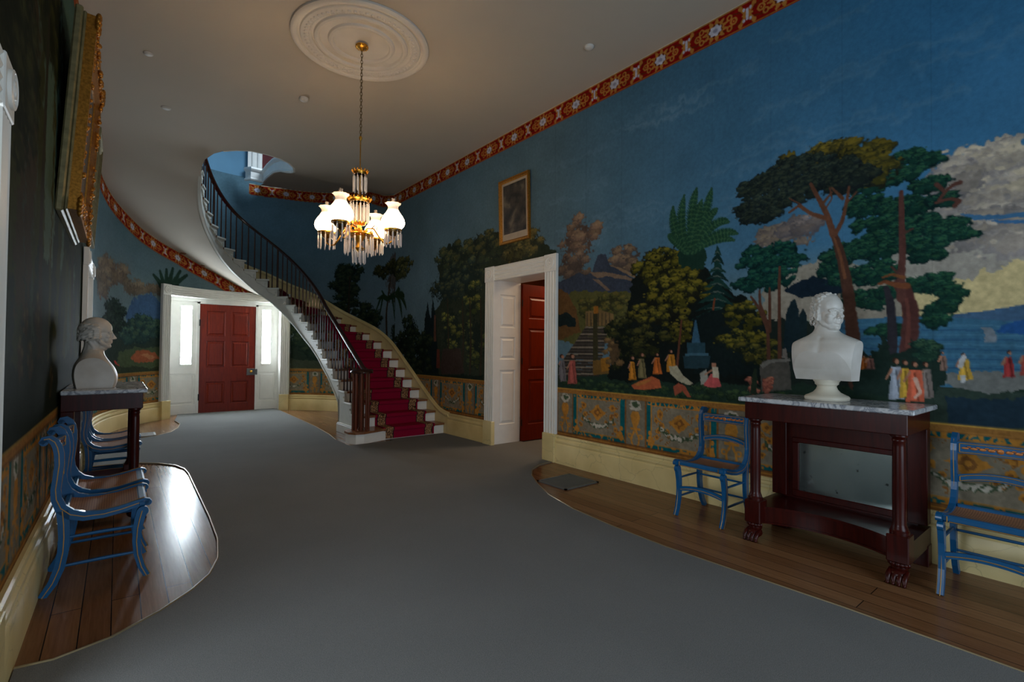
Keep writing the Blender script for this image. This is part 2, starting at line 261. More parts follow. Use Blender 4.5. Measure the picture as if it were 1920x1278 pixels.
MURAL=[
['P',[206,190,140],0.05,[[1.455,1.679],[1.309,2.0],[0.982,2.155],[0.695,2.255],[0.241,2.266],[0.246,1.66],[0.984,1.659]]],
['P',[160,156,146],0.07,[[1.173,1.985],[0.92,2.41],[0.721,2.549],[0.489,2.592],[0.239,2.587],[0.243,2.042],[0.567,1.988],[0.864,1.877]]],
['F',[[146,142,138],[176,166,152],[196,184,160]],0.13,26,[0.589,2.515,0.192,0.147]],
['F',[[150,144,140],[182,172,156],[200,188,164]],0.12,14,[0.563,2.718,0.121,0.091]],
['F',[[140,136,136],[168,160,150],[182,172,156]],0.11,12,[0.748,2.628,0.109,0.095]],
['F',[[140,136,134],[164,156,146],[180,170,154]],0.13,18,[0.492,2.217,0.146,0.137]],
['P',[70,118,158],0.02,[[0.695,2.362],[0.241,2.282],[0.242,2.253],[0.642,2.323]]],
['P',[66,112,156],0.02,[[0.565,2.307],[0.242,2.228],[0.242,2.202],[0.492,2.265]]],
['P',[150,144,130],0.05,[[2.035,1.703],[1.944,2.069],[1.453,2.184],[0.983,1.964],[0.984,1.659]]],
['F',[[108,100,96],[128,116,106],[140,126,108]],0.09,14,[1.791,2.414,0.213,0.099]],
['F',[[100,96,100],[118,110,108],[130,118,112]],0.09,10,[1.686,2.461,0.123,0.062]],
['F',[[92,78,70],[116,96,80],[128,108,88]],0.1,16,[4.197,2.776,0.305,0.289]],
['F',[[84,74,68],[104,88,76],[120,102,84]],0.1,10,[4.285,2.459,0.239,0.199]],
['F',[[90,80,74],[118,100,84],[136,116,92]],0.08,12,[3.502,2.419,0.223,0.144]],
['P',[58,66,80],0.02,[[4.567,2.289],[4.329,2.331],[4.184,2.368],[4.079,2.329],[3.976,2.356],[3.894,2.548],[3.837,2.558],[3.764,2.541],[3.692,2.384],[3.539,2.334],[3.391,2.228],[3.182,2.12],[3.181,1.978],[4.565,2.083]]],
['P',[122,104,88],0.02,[[4.019,2.361],[3.731,2.315],[3.501,2.264],[3.285,2.17],[3.427,2.197],[3.73,2.265],[3.892,2.271]]],
['P',[116,98,84],0.01,[[3.975,2.28],[3.875,2.256],[3.69,2.114],[3.745,2.113]]],
['P',[134,112,88],0.01,[[3.653,2.379],[3.539,2.352],[3.25,2.19],[3.355,2.213]]],
['P',[38,56,46],0.03,[[5.02,1.107],[3.35,1.236],[2.651,1.239],[2.035,1.234],[1.312,1.24],[0.868,1.239],[0.249,1.259],[0.252,0.898],[2.129,0.897],[5.017,0.855]]],
['F',[[34,50,40],[48,68,48],[60,80,50]],0.05,10,[4.226,1.036,0.306,0.046]],
['F',[[34,50,40],[48,68,48],[60,80,50]],0.05,10,[3.644,1.033,0.262,0.042]],
['F',[[34,50,40],[48,68,48],[60,80,50]],0.05,10,[3.078,1.023,0.222,0.039]],
['F',[[34,50,40],[48,68,48],[60,80,50]],0.05,10,[2.485,1.073,0.183,0.035]],
['F',[[34,50,40],[48,68,48],[60,80,50]],0.05,10,[2.226,1.023,0.168,0.034]],
['F',[[34,50,40],[48,68,48],[60,80,50]],0.05,10,[2.708,0.975,0.198,0.036]],
['F',[[34,50,40],[48,68,48],[60,80,50]],0.05,10,[3.42,0.953,0.246,0.041]],
['F',[[34,50,40],[48,68,48],[60,80,50]],0.05,10,[3.965,0.938,0.286,0.044]],
['F',[[34,50,40],[48,68,48],[60,80,50]],0.05,10,[1.176,1.223,0.112,0.027]],
['F',[[34,50,40],[48,68,48],[60,80,50]],0.05,10,[1.456,1.192,0.126,0.03]],
['F',[[34,50,40],[48,68,48],[60,80,50]],0.05,10,[1.771,1.045,0.142,0.031]],
['P',[62,108,136],0.01,[[1.455,1.679],[0.984,1.689],[0.246,1.628],[0.25,1.215],[1.456,1.175]]],
['P',[74,120,146],0.01,[[1.455,1.653],[0.247,1.596],[0.247,1.587],[1.455,1.645]]],
['P',[52,92,124],0.01,[[1.455,1.616],[0.247,1.568],[0.247,1.558],[1.455,1.607]]],
['P',[74,120,146],0.01,[[1.455,1.578],[0.247,1.539],[0.247,1.529],[1.455,1.569]]],
['P',[52,92,124],0.01,[[1.455,1.54],[0.247,1.51],[0.247,1.501],[1.455,1.531]]],
['P',[74,120,146],0.01,[[1.455,1.502],[0.248,1.482],[0.248,1.472],[1.455,1.494]]],
['P',[52,92,124],0.01,[[1.455,1.464],[0.248,1.453],[0.248,1.444],[1.455,1.456]]],
['P',[74,120,146],0.01,[[1.455,1.427],[0.248,1.424],[0.248,1.415],[1.455,1.418]]],
['P',[52,92,124],0.01,[[1.455,1.389],[0.248,1.396],[0.248,1.386],[1.455,1.38]]],
['P',[74,120,146],0.01,[[1.455,1.351],[0.248,1.367],[0.249,1.358],[1.455,1.343]]],
['P',[52,92,124],0.01,[[1.456,1.313],[0.249,1.339],[0.249,1.329],[1.456,1.305]]],
['P',[70,100,130],0.01,[[0.781,1.679],[0.569,1.704],[0.378,1.739],[0.245,1.755],[0.247,1.615],[0.753,1.664]]],
['P',[40,84,140],0.015,[[0.521,1.564],[0.496,1.611],[0.436,1.636],[0.246,1.66],[0.247,1.571],[0.402,1.552]]],
['P',[122,132,140],0.02,[[0.583,1.503],[0.575,1.566],[0.6,1.601],[0.57,1.59],[0.54,1.589],[0.516,1.537],[0.526,1.503]]],
['P',[118,120,116],0.03,[[0.853,1.24],[0.783,1.287],[0.623,1.301],[0.249,1.329],[0.249,1.272],[0.451,1.175],[0.573,1.152],[0.702,1.184]]],
['P',[52,66,58],0.03,[[0.926,1.206],[0.702,1.191],[0.573,1.152],[0.25,1.199],[0.252,0.898],[0.987,0.938]]],
['P',[36,54,66],0.03,[[0.784,1.143],[0.573,1.124],[0.25,1.177],[0.252,0.977],[0.757,0.947]]],
['P',[34,44,40],0.05,[[2.227,1.517],[2.035,1.703],[1.77,1.692],[1.53,1.639],[1.311,1.469],[1.143,1.311],[0.986,1.279],[0.926,1.169],[2.226,1.129]]],
['P',[84,84,48],0.05,[[4.565,2.083],[4.236,2.137],[3.809,2.119],[3.284,2.032],[3.282,1.525],[4.56,1.535]]],
['P',[96,70,42],0.04,[[4.567,2.22],[4.384,2.149],[4.234,1.926],[4.143,1.662],[4.56,1.535]]],
['F',[[58,60,40],[82,82,44],[104,96,50]],0.07,26,[3.808,1.932,0.446,0.136]],
['P',[28,38,38],0.03,[[4.563,1.864],[4.4,1.896],[4.251,1.822],[4.232,1.716],[4.562,1.727]]],
['P',[120,98,64],0.005,[[4.075,1.891],[3.873,1.905],[3.649,1.843],[3.649,1.71],[4.073,1.711]]],
['P',[70,62,48],0.002,[[4.057,1.877],[4.04,1.876],[4.039,1.717],[4.056,1.717]]],
['P',[70,62,48],0.002,[[3.998,1.874],[3.981,1.873],[3.979,1.715],[3.996,1.715]]],
['P',[70,62,48],0.002,[[3.939,1.871],[3.922,1.87],[3.921,1.713],[3.937,1.713]]],
['P',[70,62,48],0.002,[[3.881,1.868],[3.864,1.867],[3.863,1.711],[3.879,1.711]]],
['P',[70,62,48],0.002,[[3.823,1.865],[3.807,1.864],[3.806,1.709],[3.822,1.709]]],
['P',[70,62,48],0.002,[[3.767,1.862],[3.751,1.861],[3.75,1.707],[3.766,1.708]]],
['P',[70,62,48],0.002,[[3.712,1.859],[3.696,1.858],[3.695,1.705],[3.711,1.706]]],
['P',[122,112,98],0.002,[[4.073,1.711],[3.726,1.697],[3.726,1.678],[4.091,1.692]]],
['P',[54,50,46],0.002,[[4.091,1.692],[3.726,1.678],[3.726,1.661],[4.108,1.672]]],
['P',[72,66,60],0.002,[[4.11,1.672],[3.736,1.659],[3.735,1.64],[4.127,1.653]]],
['P',[54,50,46],0.002,[[4.127,1.653],[3.735,1.64],[3.735,1.623],[4.144,1.633]]],
['P',[122,112,98],0.002,[[4.146,1.633],[3.745,1.621],[3.745,1.603],[4.164,1.613]]],
['P',[54,50,46],0.002,[[4.164,1.613],[3.745,1.603],[3.745,1.585],[4.181,1.594]]],
['P',[72,66,60],0.002,[[4.183,1.594],[3.754,1.583],[3.754,1.565],[4.201,1.574]]],
['P',[54,50,46],0.002,[[4.201,1.574],[3.754,1.565],[3.754,1.547],[4.218,1.554]]],
['P',[122,112,98],0.002,[[4.22,1.554],[3.763,1.545],[3.763,1.527],[4.238,1.534]]],
['P',[54,50,46],0.002,[[4.238,1.534],[3.763,1.527],[3.763,1.509],[4.256,1.513]]],
['P',[72,66,60],0.002,[[4.258,1.513],[3.773,1.507],[3.773,1.488],[4.276,1.493]]],
['P',[54,50,46],0.002,[[4.276,1.493],[3.773,1.488],[3.772,1.471],[4.294,1.473]]],
['P',[122,112,98],0.002,[[4.296,1.473],[3.782,1.469],[3.782,1.45],[4.314,1.452]]],
['P',[54,50,46],0.002,[[4.314,1.452],[3.782,1.45],[3.782,1.433],[4.332,1.432]]],
['P',[72,66,60],0.002,[[4.334,1.432],[3.791,1.431],[3.791,1.412],[4.352,1.411]]],
['P',[54,50,46],0.002,[[4.352,1.411],[3.791,1.412],[3.791,1.395],[4.371,1.39]]],
['P',[122,112,98],0.002,[[4.373,1.39],[3.801,1.392],[3.801,1.374],[4.391,1.369]]],
['P',[54,50,46],0.002,[[4.391,1.369],[3.801,1.374],[3.8,1.356],[4.41,1.348]]],
['P',[72,66,60],0.002,[[4.412,1.348],[3.81,1.354],[3.81,1.335],[4.43,1.327]]],
['P',[54,50,46],0.002,[[4.43,1.327],[3.81,1.335],[3.81,1.318],[4.449,1.306]]],
['P',[122,112,98],0.002,[[4.451,1.306],[3.819,1.315],[3.819,1.297],[4.47,1.285]]],
['P',[54,50,46],0.002,[[4.47,1.285],[3.819,1.297],[3.819,1.279],[4.489,1.263]]],
['P',[72,66,60],0.002,[[4.491,1.263],[3.829,1.277],[3.829,1.258],[4.51,1.242]]],
['P',[54,50,46],0.002,[[4.51,1.242],[3.829,1.258],[3.829,1.241],[4.529,1.22]]],
['P',[122,112,98],0.002,[[4.531,1.22],[3.838,1.238],[3.838,1.219],[4.55,1.198]]],
['P',[54,50,46],0.002,[[4.55,1.198],[3.838,1.219],[3.838,1.202],[4.57,1.177]]],
['P',[72,66,60],0.002,[[4.572,1.176],[3.848,1.199],[3.848,1.18],[4.591,1.155]]],
['P',[54,50,46],0.002,[[4.591,1.155],[3.848,1.18],[3.848,1.163],[4.611,1.133]]],
['P',[122,112,98],0.002,[[4.613,1.132],[3.857,1.16],[3.857,1.142],[4.632,1.11]]],
['P',[54,50,46],0.002,[[4.632,1.11],[3.857,1.142],[3.857,1.124],[4.652,1.088]]],
['P',[58,56,38],0.003,[[3.955,1.878],[3.889,1.875],[3.867,1.156],[3.95,1.152]]],
['P',[150,98,40],0.003,[[3.948,1.947],[3.873,1.943],[3.872,1.855],[3.947,1.859]]],
['P',[110,84,44],0.004,[[3.951,1.304],[3.685,1.334],[3.684,1.164],[3.95,1.134]]],
['P',[146,102,40],0.004,[[3.836,1.331],[3.701,1.358],[3.692,1.2],[3.818,1.177]]],
['P',[96,108,122],0.003,[[3.692,1.297],[3.653,1.286],[3.599,1.167],[3.524,1.153],[3.524,1.135],[3.676,1.14]]],
['P',[24,30,28],0.06,[[3.723,1.162],[3.647,1.468],[3.498,1.764],[3.356,2.224],[3.15,2.485],[2.654,2.357],[2.433,2.123],[2.129,1.898],[1.944,1.514],[1.944,1.146],[3.722,1.089]]],
['F',[[26,32,26],[40,46,28],[60,60,32]],0.07,24,[3.534,1.527,0.224,0.309]],
['F',[[92,74,52],[116,92,60],[134,108,70]],0.05,8,[3.647,1.407,0.108,0.206]],
['F',[[34,36,26],[72,72,30],[112,104,38]],0.08,44,[2.986,2.294,0.371,0.188]],
['F',[[36,38,26],[78,76,30],[118,108,40]],0.08,36,[2.83,2.032,0.377,0.183]],
['F',[[32,34,26],[66,66,30],[104,96,38]],0.08,24,[3.081,1.803,0.328,0.167]],
['F',[[30,32,26],[72,70,30],[108,98,38]],0.07,22,[2.829,1.682,0.158,0.161]],
['F',[[26,30,26],[46,50,30],[72,70,36]],0.08,24,[3.213,1.525,0.232,0.17]],
['L',[96,60,46],[[2.839,1.2],[2.81,1.468],[2.781,1.734]],0.035,0.02],
['P',[30,56,46],0.05,[[2.819,2.413],[2.759,2.532],[2.677,2.54],[2.586,2.477],[2.53,2.37],[2.552,2.239],[2.794,2.27]]],
['B',[36,70,54],[60,96,66],[[2.694,2.373],[2.905,2.612],[2.882,2.891]],0.14],
['B',[36,70,54],[60,96,66],[[2.694,2.373],[2.844,2.655],[2.755,2.981]],0.15],
['B',[36,70,54],[60,96,66],[[2.694,2.373],[2.701,2.787],[2.621,3.012]],0.15],
['B',[36,70,54],[60,96,66],[[2.694,2.373],[2.531,2.7],[2.466,2.973]],0.15],
['B',[36,70,54],[60,96,66],[[2.694,2.373],[2.655,2.672],[2.565,2.888]],0.14],
['B',[36,70,54],[60,96,66],[[2.694,2.373],[2.531,2.7],[2.412,2.767]],0.13],
['B',[36,70,54],[60,96,66],[[2.694,2.373],[2.46,2.696],[2.298,2.623]],0.13],
['B',[36,70,54],[60,96,66],[[2.694,2.373],[2.407,2.599],[2.217,2.499]],0.12],
['B',[36,70,54],[60,96,66],[[2.694,2.373],[2.433,2.528],[2.247,2.446]],0.1],
['B',[36,70,54],[60,96,66],[[2.694,2.373],[2.88,2.553],[2.93,2.616]],0.1],
['P',[30,60,54],0.025,[[2.449,2.327],[2.406,2.432],[2.364,2.305],[2.406,2.342]]],
['P',[88,100,92],0.006,[[2.432,2.35],[2.406,2.372],[2.385,2.338],[2.406,2.357]]],
['P',[24,48,46],0.025,[[2.477,2.255],[2.406,2.357],[2.337,2.227],[2.406,2.266]]],
['P',[88,100,92],0.006,[[2.448,2.277],[2.406,2.296],[2.372,2.261],[2.406,2.281]]],
['P',[30,60,54],0.025,[[2.505,2.182],[2.406,2.281],[2.311,2.149],[2.406,2.19]]],
['P',[88,100,92],0.006,[[2.465,2.203],[2.406,2.221],[2.358,2.185],[2.406,2.206]]],
['P',[24,48,46],0.025,[[2.533,2.108],[2.406,2.206],[2.284,2.072],[2.406,2.115]]],
['P',[88,100,92],0.006,[[2.482,2.128],[2.406,2.145],[2.344,2.108],[2.406,2.13]]],
['P',[30,60,54],0.025,[[2.562,2.034],[2.406,2.13],[2.258,1.996],[2.406,2.04]]],
['P',[88,100,92],0.006,[[2.499,2.054],[2.406,2.07],[2.331,2.032],[2.406,2.055]]],
['P',[24,48,46],0.025,[[2.591,1.959],[2.406,2.055],[2.232,1.92],[2.406,1.964]]],
['P',[88,100,92],0.006,[[2.515,1.979],[2.406,1.994],[2.317,1.957],[2.406,1.979]]],
['P',[30,60,54],0.025,[[2.62,1.883],[2.406,1.979],[2.206,1.846],[2.406,1.889]]],
['P',[88,100,92],0.006,[[2.532,1.903],[2.406,1.919],[2.304,1.882],[2.406,1.904]]],
['P',[24,48,46],0.025,[[2.649,1.807],[2.406,1.904],[2.18,1.772],[2.406,1.814]]],
['P',[88,100,92],0.006,[[2.55,1.827],[2.406,1.844],[2.291,1.807],[2.406,1.829]]],
['P',[30,60,54],0.025,[[2.679,1.73],[2.406,1.829],[2.155,1.698],[2.406,1.738]]],
['P',[88,100,92],0.006,[[2.567,1.751],[2.406,1.769],[2.278,1.733],[2.406,1.754]]],
['L',[120,66,44],[[2.529,1.417],[2.464,1.721],[2.432,1.921]],0.03,0.02],
['P',[24,34,34],0.05,[[2.653,1.729],[2.227,1.857],[1.989,1.701],[1.944,1.238],[2.651,1.208]]],
['F',[[30,36,28],[72,72,30],[110,100,38]],0.07,20,[2.153,1.756,0.164,0.125]],
['F',[[32,38,28],[72,72,32],[112,104,40]],0.07,20,[2.187,1.516,0.205,0.115]],
['F',[[30,38,30],[66,66,34],[96,90,40]],0.07,18,[2.035,1.421,0.185,0.103]],
['P',[60,96,120],0.006,[[2.635,1.728],[2.618,1.727],[2.579,1.509],[2.669,1.51]]],
['P',[46,74,86],0.006,[[2.721,1.51],[2.529,1.509],[2.529,1.397],[2.721,1.394]]],
['P',[66,100,116],0.004,[[2.745,1.405],[2.496,1.407],[2.496,1.382],[2.744,1.378]]],
['P',[40,62,70],0.006,[[2.768,1.378],[2.474,1.382],[2.496,1.265],[2.744,1.257]]],
['F',[[18,42,42],[24,64,58],[38,84,66]],0.05,34,[1.899,2.285,0.275,0.073]],
['F',[[18,42,42],[24,64,58],[38,84,66]],0.05,34,[1.847,2.177,0.217,0.064]],
['F',[[18,42,42],[24,64,58],[38,84,66]],0.05,34,[2.035,2.211,0.186,0.066]],
['F',[[18,42,42],[24,64,58],[38,84,66]],0.05,34,[1.944,2.069,0.233,0.074]],
['F',[[18,42,42],[24,64,58],[38,84,66]],0.05,34,[2.035,2.023,0.186,0.066]],
['P',[26,40,52],0.03,[[1.812,1.928],[1.728,2.001],[1.568,2.028],[1.381,1.974],[1.31,1.897],[1.454,1.864],[1.687,1.865]]],
['L',[92,62,50],[[1.935,1.238],[1.944,1.607],[2.026,1.82],[2.091,1.914]],0.035,0.02],
['L',[92,62,50],[[1.931,1.606],[1.93,1.975]],0.035,0.02],
['L',[92,62,50],[[1.848,1.287],[1.851,1.968],[1.847,2.15]],0.035,0.02],
['L',[92,62,50],[[1.944,1.653],[2.012,1.842],[2.016,1.96]],0.035,0.02],
['P',[28,44,50],0.015,[[1.813,1.423],[1.804,1.738],[1.77,1.844],[1.729,1.859],[1.7,1.777],[1.688,1.424]]],
['P',[28,44,48],0.015,[[1.705,1.424],[1.696,1.733],[1.667,1.784],[1.639,1.73],[1.64,1.425]]],
['P',[84,82,76],0.006,[[2.017,1.281],[1.989,1.347],[1.771,1.37],[1.755,1.113],[1.999,1.073]]],
['P',[120,118,112],0.004,[[2.017,1.309],[1.944,1.358],[1.763,1.37],[1.763,1.348],[1.922,1.331],[1.989,1.282]]],
['P',[118,112,106],0.006,[[1.83,1.369],[1.822,1.45],[1.796,1.459],[1.779,1.37]]],
['F',[[20,42,42],[28,66,56],[46,88,64]],0.042,48,[0.979,2.822,0.151,0.046]],
['F',[[20,42,42],[28,66,56],[46,88,64]],0.042,28,[0.845,2.767,0.06,0.032]],
['F',[[20,42,42],[28,66,56],[46,88,64]],0.042,53,[1.041,2.708,0.164,0.053]],
['F',[[20,42,42],[28,66,56],[46,88,64]],0.042,45,[1.17,2.683,0.132,0.054]],
['F',[[20,42,42],[28,66,56],[46,88,64]],0.042,39,[0.861,2.603,0.099,0.044]],
['F',[[20,42,42],[28,66,56],[46,88,64]],0.042,58,[1.221,2.534,0.135,0.083]],
['F',[[20,42,42],[28,66,56],[46,88,64]],0.042,64,[0.98,2.48,0.169,0.065]],
['F',[[20,42,42],[28,66,56],[46,88,64]],0.042,27,[0.776,2.471,0.042,0.037]],
['F',[[20,42,42],[28,66,56],[46,88,64]],0.042,46,[1.172,2.383,0.158,0.048]],
['F',[[20,42,42],[28,66,56],[46,88,64]],0.042,52,[0.921,2.334,0.147,0.052]],
['F',[[20,42,42],[28,66,56],[46,88,64]],0.042,81,[1.012,2.275,0.235,0.066]],
['F',[[20,42,42],[28,66,56],[46,88,64]],0.042,52,[0.777,2.27,0.111,0.062]],
['F',[[20,42,42],[28,66,56],[46,88,64]],0.042,32,[0.696,2.219,0.066,0.036]],
['F',[[20,42,42],[28,66,56],[46,88,64]],0.042,66,[1.139,2.199,0.171,0.074]],
['F',[[20,42,42],[28,66,56],[46,88,64]],0.042,47,[0.863,2.174,0.121,0.051]],
['F',[[20,42,42],[28,66,56],[46,88,64]],0.042,52,[1.309,2.205,0.14,0.07]],
['F',[[20,42,42],[28,66,56],[46,88,64]],0.042,42,[1.453,2.1,0.113,0.065]],
['F',[[20,42,42],[28,66,56],[46,88,64]],0.042,55,[1.309,2.0,0.153,0.07]],
['F',[[20,42,42],[28,66,56],[46,88,64]],0.042,56,[1.14,2.021,0.124,0.081]],
['F',[[20,42,42],[28,66,56],[46,88,64]],0.042,34,[0.878,2.102,0.088,0.038]],
['F',[[20,42,42],[28,66,56],[46,88,64]],0.042,41,[1.38,2.174,0.137,0.049]],
['F',[[22,44,42],[30,66,54],[44,84,60]],0.042,49,[0.85,1.912,0.144,0.063]],
['F',[[22,44,42],[30,66,54],[44,84,60]],0.042,30,[0.752,1.83,0.076,0.049]],
['F',[[22,44,42],[30,66,54],[44,84,60]],0.042,26,[0.794,1.742,0.073,0.037]],
['F',[[22,44,42],[30,66,54],[44,84,60]],0.042,25,[0.823,1.652,0.056,0.044]],
['F',[[22,44,42],[30,66,54],[44,84,60]],0.042,33,[1.174,1.826,0.079,0.075]],
['F',[[22,44,42],[30,66,54],[44,84,60]],0.042,28,[1.076,1.877,0.082,0.046]],
['F',[[22,44,42],[30,66,54],[44,84,60]],0.042,30,[1.109,1.586,0.097,0.046]],
['F',[[22,44,42],[30,66,54],[44,84,60]],0.042,29,[1.31,1.836,0.07,0.07]],
['L',[86,54,50],[[1.004,1.297],[0.973,1.469],[0.96,1.62],[0.965,1.753],[0.989,1.858],[1.026,1.922]],0.125,0.085],
['L',[96,62,56],[[1.014,1.814],[1.013,1.967],[1.006,2.159],[1.011,2.429],[1.01,2.584]],0.06,0.03],
['L',[108,66,58],[[0.982,1.469],[0.972,1.658],[0.983,1.811]],0.03,0.02],
['L',[88,60,54],[[1.013,1.967],[1.069,2.051]],0.02,0.015],
['L',[88,60,54],[[1.009,2.275],[0.945,2.309]],0.02,0.012],
['L',[122,74,50],[[0.983,1.903],[1.045,1.916],[1.108,1.946],[1.147,1.934]],0.05,0.02],
['L',[122,78,50],[[1.001,1.966],[1.069,1.997],[1.124,1.979]],0.03,0.015],
['L',[52,50,56],[[1.085,1.275],[1.065,1.507],[1.077,1.779],[1.102,1.899]],0.08,0.04],
['L',[96,64,56],[[0.804,2.474],[0.762,2.537],[0.721,2.567],[0.694,2.571]],0.02,0.03],
['L',[96,64,56],[[0.818,2.462],[0.748,2.476],[0.694,2.448],[0.721,2.419]],0.02,0.03],
['L',[96,64,56],[[0.776,2.533],[0.815,2.591]],0.02,0.03],
['F',[[44,46,32],[82,76,36],[116,102,40]],0.085,34,[1.566,3.003,0.314,0.113]],
['F',[[40,42,30],[76,72,34],[100,90,36]],0.1,20,[1.237,2.883,0.143,0.122]],
['F',[[38,42,34],[70,70,34],[96,88,38]],0.1,12,[1.154,2.759,0.073,0.072]],
['F',[[28,36,38],[38,50,46],[54,64,52]],0.055,75,[1.727,2.939,0.292,0.105]],
['F',[[28,36,38],[38,50,46],[54,64,52]],0.055,64,[1.451,2.841,0.224,0.092]],
['F',[[28,36,38],[38,50,46],[54,64,52]],0.055,55,[1.989,2.871,0.202,0.111]],
['F',[[28,36,38],[38,50,46],[54,64,52]],0.055,63,[1.686,2.772,0.287,0.08]],
['F',[[28,36,38],[38,50,46],[54,64,52]],0.055,41,[2.082,2.728,0.171,0.078]],
['F',[[28,36,38],[38,50,46],[54,64,52]],0.055,57,[1.899,2.71,0.266,0.083]],
['F',[[28,36,38],[38,50,46],[54,64,52]],0.055,40,[1.378,2.737,0.144,0.06]],
['F',[[28,36,38],[38,50,46],[54,64,52]],0.055,34,[2.012,2.618,0.166,0.051]],
['F',[[28,36,38],[38,50,46],[54,64,52]],0.055,40,[1.307,2.78,0.141,0.059]],
['L',[82,56,46],[[1.291,1.185],[1.304,1.428],[1.328,1.714],[1.348,1.921],[1.373,2.09],[1.409,2.253],[1.445,2.369]],0.115,0.055],
['L',[116,76,54],[[1.366,2.006],[1.394,2.176],[1.438,2.326]],0.028,0.018],
['L',[102,68,52],[[1.445,2.352],[1.49,2.531],[1.551,2.673],[1.605,2.796]],0.055,0.025],
['L',[102,68,52],[[1.431,2.349],[1.379,2.457],[1.35,2.605],[1.335,2.705]],0.038,0.018],
['L',[96,64,50],[[1.606,2.555],[1.686,2.652],[1.769,2.716]],0.016,0.01],
['L',[96,64,50],[[1.505,2.56],[1.452,2.641],[1.467,2.73]],0.016,0.01],
['L',[96,64,50],[[1.35,2.584],[1.286,2.652]],0.016,0.01],
['L',[108,72,54],[[1.482,2.487],[1.606,2.555],[1.694,2.641],[1.769,2.599]],0.04,0.02],
['L',[100,68,52],[[1.528,2.603],[1.452,2.692]],0.03,0.015],
['L',[100,68,52],[[1.379,2.624],[1.452,2.726]],0.03,0.015],
['P',[34,50,44],0.04,[[1.312,1.265],[1.175,1.469],[1.11,1.547],[1.072,1.43],[0.866,1.506],[0.81,1.432],[0.783,1.251],[0.868,1.136],[1.312,1.102]]],
['F',[[26,46,42],[40,70,56],[60,88,66]],0.05,20,[0.881,1.45,0.064,0.067]],
['P',[150,158,170],0.01,[[1.076,1.324],[1.019,1.326],[0.998,1.096],[1.1,1.087]]],
['L',[170,120,96],[[1.073,1.307],[1.106,1.235]],0.018,0.014],
['D',[60,42,34],1.05,1.369,0.02,0.024],
['D',[170,120,96],1.042,1.362,0.014,0.021],
['P',[177,186,200],0.008,[[1.067,1.319],[1.047,1.325],[1.032,1.18],[1.042,1.1],[1.071,1.097]]],
['L',[108,113,122],[[1.047,1.296],[1.025,1.101]],0.012,0.01],
['P',[188,150,60],0.01,[[1.016,1.32],[0.974,1.321],[0.959,1.11],[1.034,1.104]]],
['L',[170,120,96],[[1.014,1.304],[1.038,1.238]],0.018,0.014],
['D',[60,42,34],0.998,1.36,0.018,0.021],
['D',[170,120,96],0.99,1.354,0.012,0.018],
['P',[221,177,70],0.008,[[1.009,1.314],[0.995,1.32],[0.984,1.188],[0.991,1.115],[1.012,1.114]]],
['L',[135,108,43],[[0.995,1.294],[0.975,1.117]],0.012,0.01],
['P',[120,110,104],0.01,[[0.901,1.311],[0.858,1.313],[0.842,1.12],[0.918,1.114]]],
['L',[170,120,96],[[0.898,1.297],[0.923,1.237]],0.018,0.014],
['D',[60,42,34],0.882,1.349,0.017,0.019],
['D',[170,120,96],0.875,1.343,0.011,0.017],
['P',[141,129,122],0.008,[[0.893,1.307],[0.879,1.312],[0.868,1.191],[0.875,1.125],[0.897,1.123]]],
['L',[86,79,74],[[0.879,1.288],[0.861,1.126]],0.012,0.01],
['P',[196,98,72],0.01,[[0.971,1.307],[0.911,1.309],[0.889,1.09],[0.995,1.081]]],
['L',[170,120,96],[[0.967,1.29],[1.001,1.221]],0.018,0.014],
['D',[60,42,34],0.943,1.349,0.018,0.023],
['D',[170,120,96],0.936,1.343,0.013,0.019],
['P',[231,115,84],0.008,[[0.961,1.301],[0.941,1.308],[0.925,1.17],[0.935,1.094],[0.965,1.091]]],
['L',[141,70,51],[[0.941,1.28],[0.92,1.095]],0.012,0.01],
['L',[210,170,150],[[0.938,1.243],[0.909,1.152],[0.939,1.112]],0.03,0.02],
['P',[196,156,66],0.01,[[0.704,1.39],[0.661,1.391],[0.637,1.252],[0.713,1.248]]],
['L',[170,120,96],[[0.701,1.38],[0.718,1.337]],0.018,0.014],
['D',[60,42,34],0.685,1.417,0.012,0.015],
['D',[170,120,96],0.679,1.413,0.008,0.012],
['P',[231,184,77],0.008,[[0.696,1.387],[0.682,1.391],[0.663,1.303],[0.67,1.257],[0.692,1.256]]],
['L',[141,112,47],[[0.682,1.373],[0.662,1.257]],0.012,0.01],
['P',[190,190,190],0.006,[[0.706,1.39],[0.684,1.426],[0.669,1.405],[0.69,1.327],[0.712,1.326]]],
['P',[200,200,200],0.004,[[0.701,1.277],[0.669,1.285],[0.675,1.228],[0.696,1.227]]],
['P',[150,56,56],0.01,[[0.482,1.408],[0.45,1.409],[0.439,1.275],[0.496,1.273]]],
['L',[170,120,96],[[0.481,1.398],[0.499,1.357]],0.018,0.014],
['D',[60,42,34],0.468,1.434,0.01,0.013],
['D',[170,120,96],0.464,1.429,0.007,0.012],
['P',[177,66,66],0.008,[[0.477,1.405],[0.466,1.408],[0.458,1.325],[0.464,1.281],[0.48,1.28]]],
['L',[108,40,40],[[0.466,1.392],[0.455,1.281]],0.012,0.01],
['P',[130,104,92],0.01,[[0.799,1.41],[0.776,1.41],[0.768,1.306],[0.808,1.305]]],
['L',[170,120,96],[[0.798,1.402],[0.81,1.37]],0.018,0.014],
['D',[60,42,34],0.79,1.429,0.008,0.011],
['D',[170,120,96],0.786,1.426,0.006,0.009],
['P',[153,122,108],0.008,[[0.795,1.407],[0.788,1.41],[0.782,1.345],[0.786,1.313],[0.797,1.312]]],
['L',[93,74,66],[[0.788,1.397],[0.778,1.313]],0.012,0.01],
['P',[150,70,60],0.01,[[0.407,1.419],[0.376,1.42],[0.365,1.289],[0.42,1.286]]],
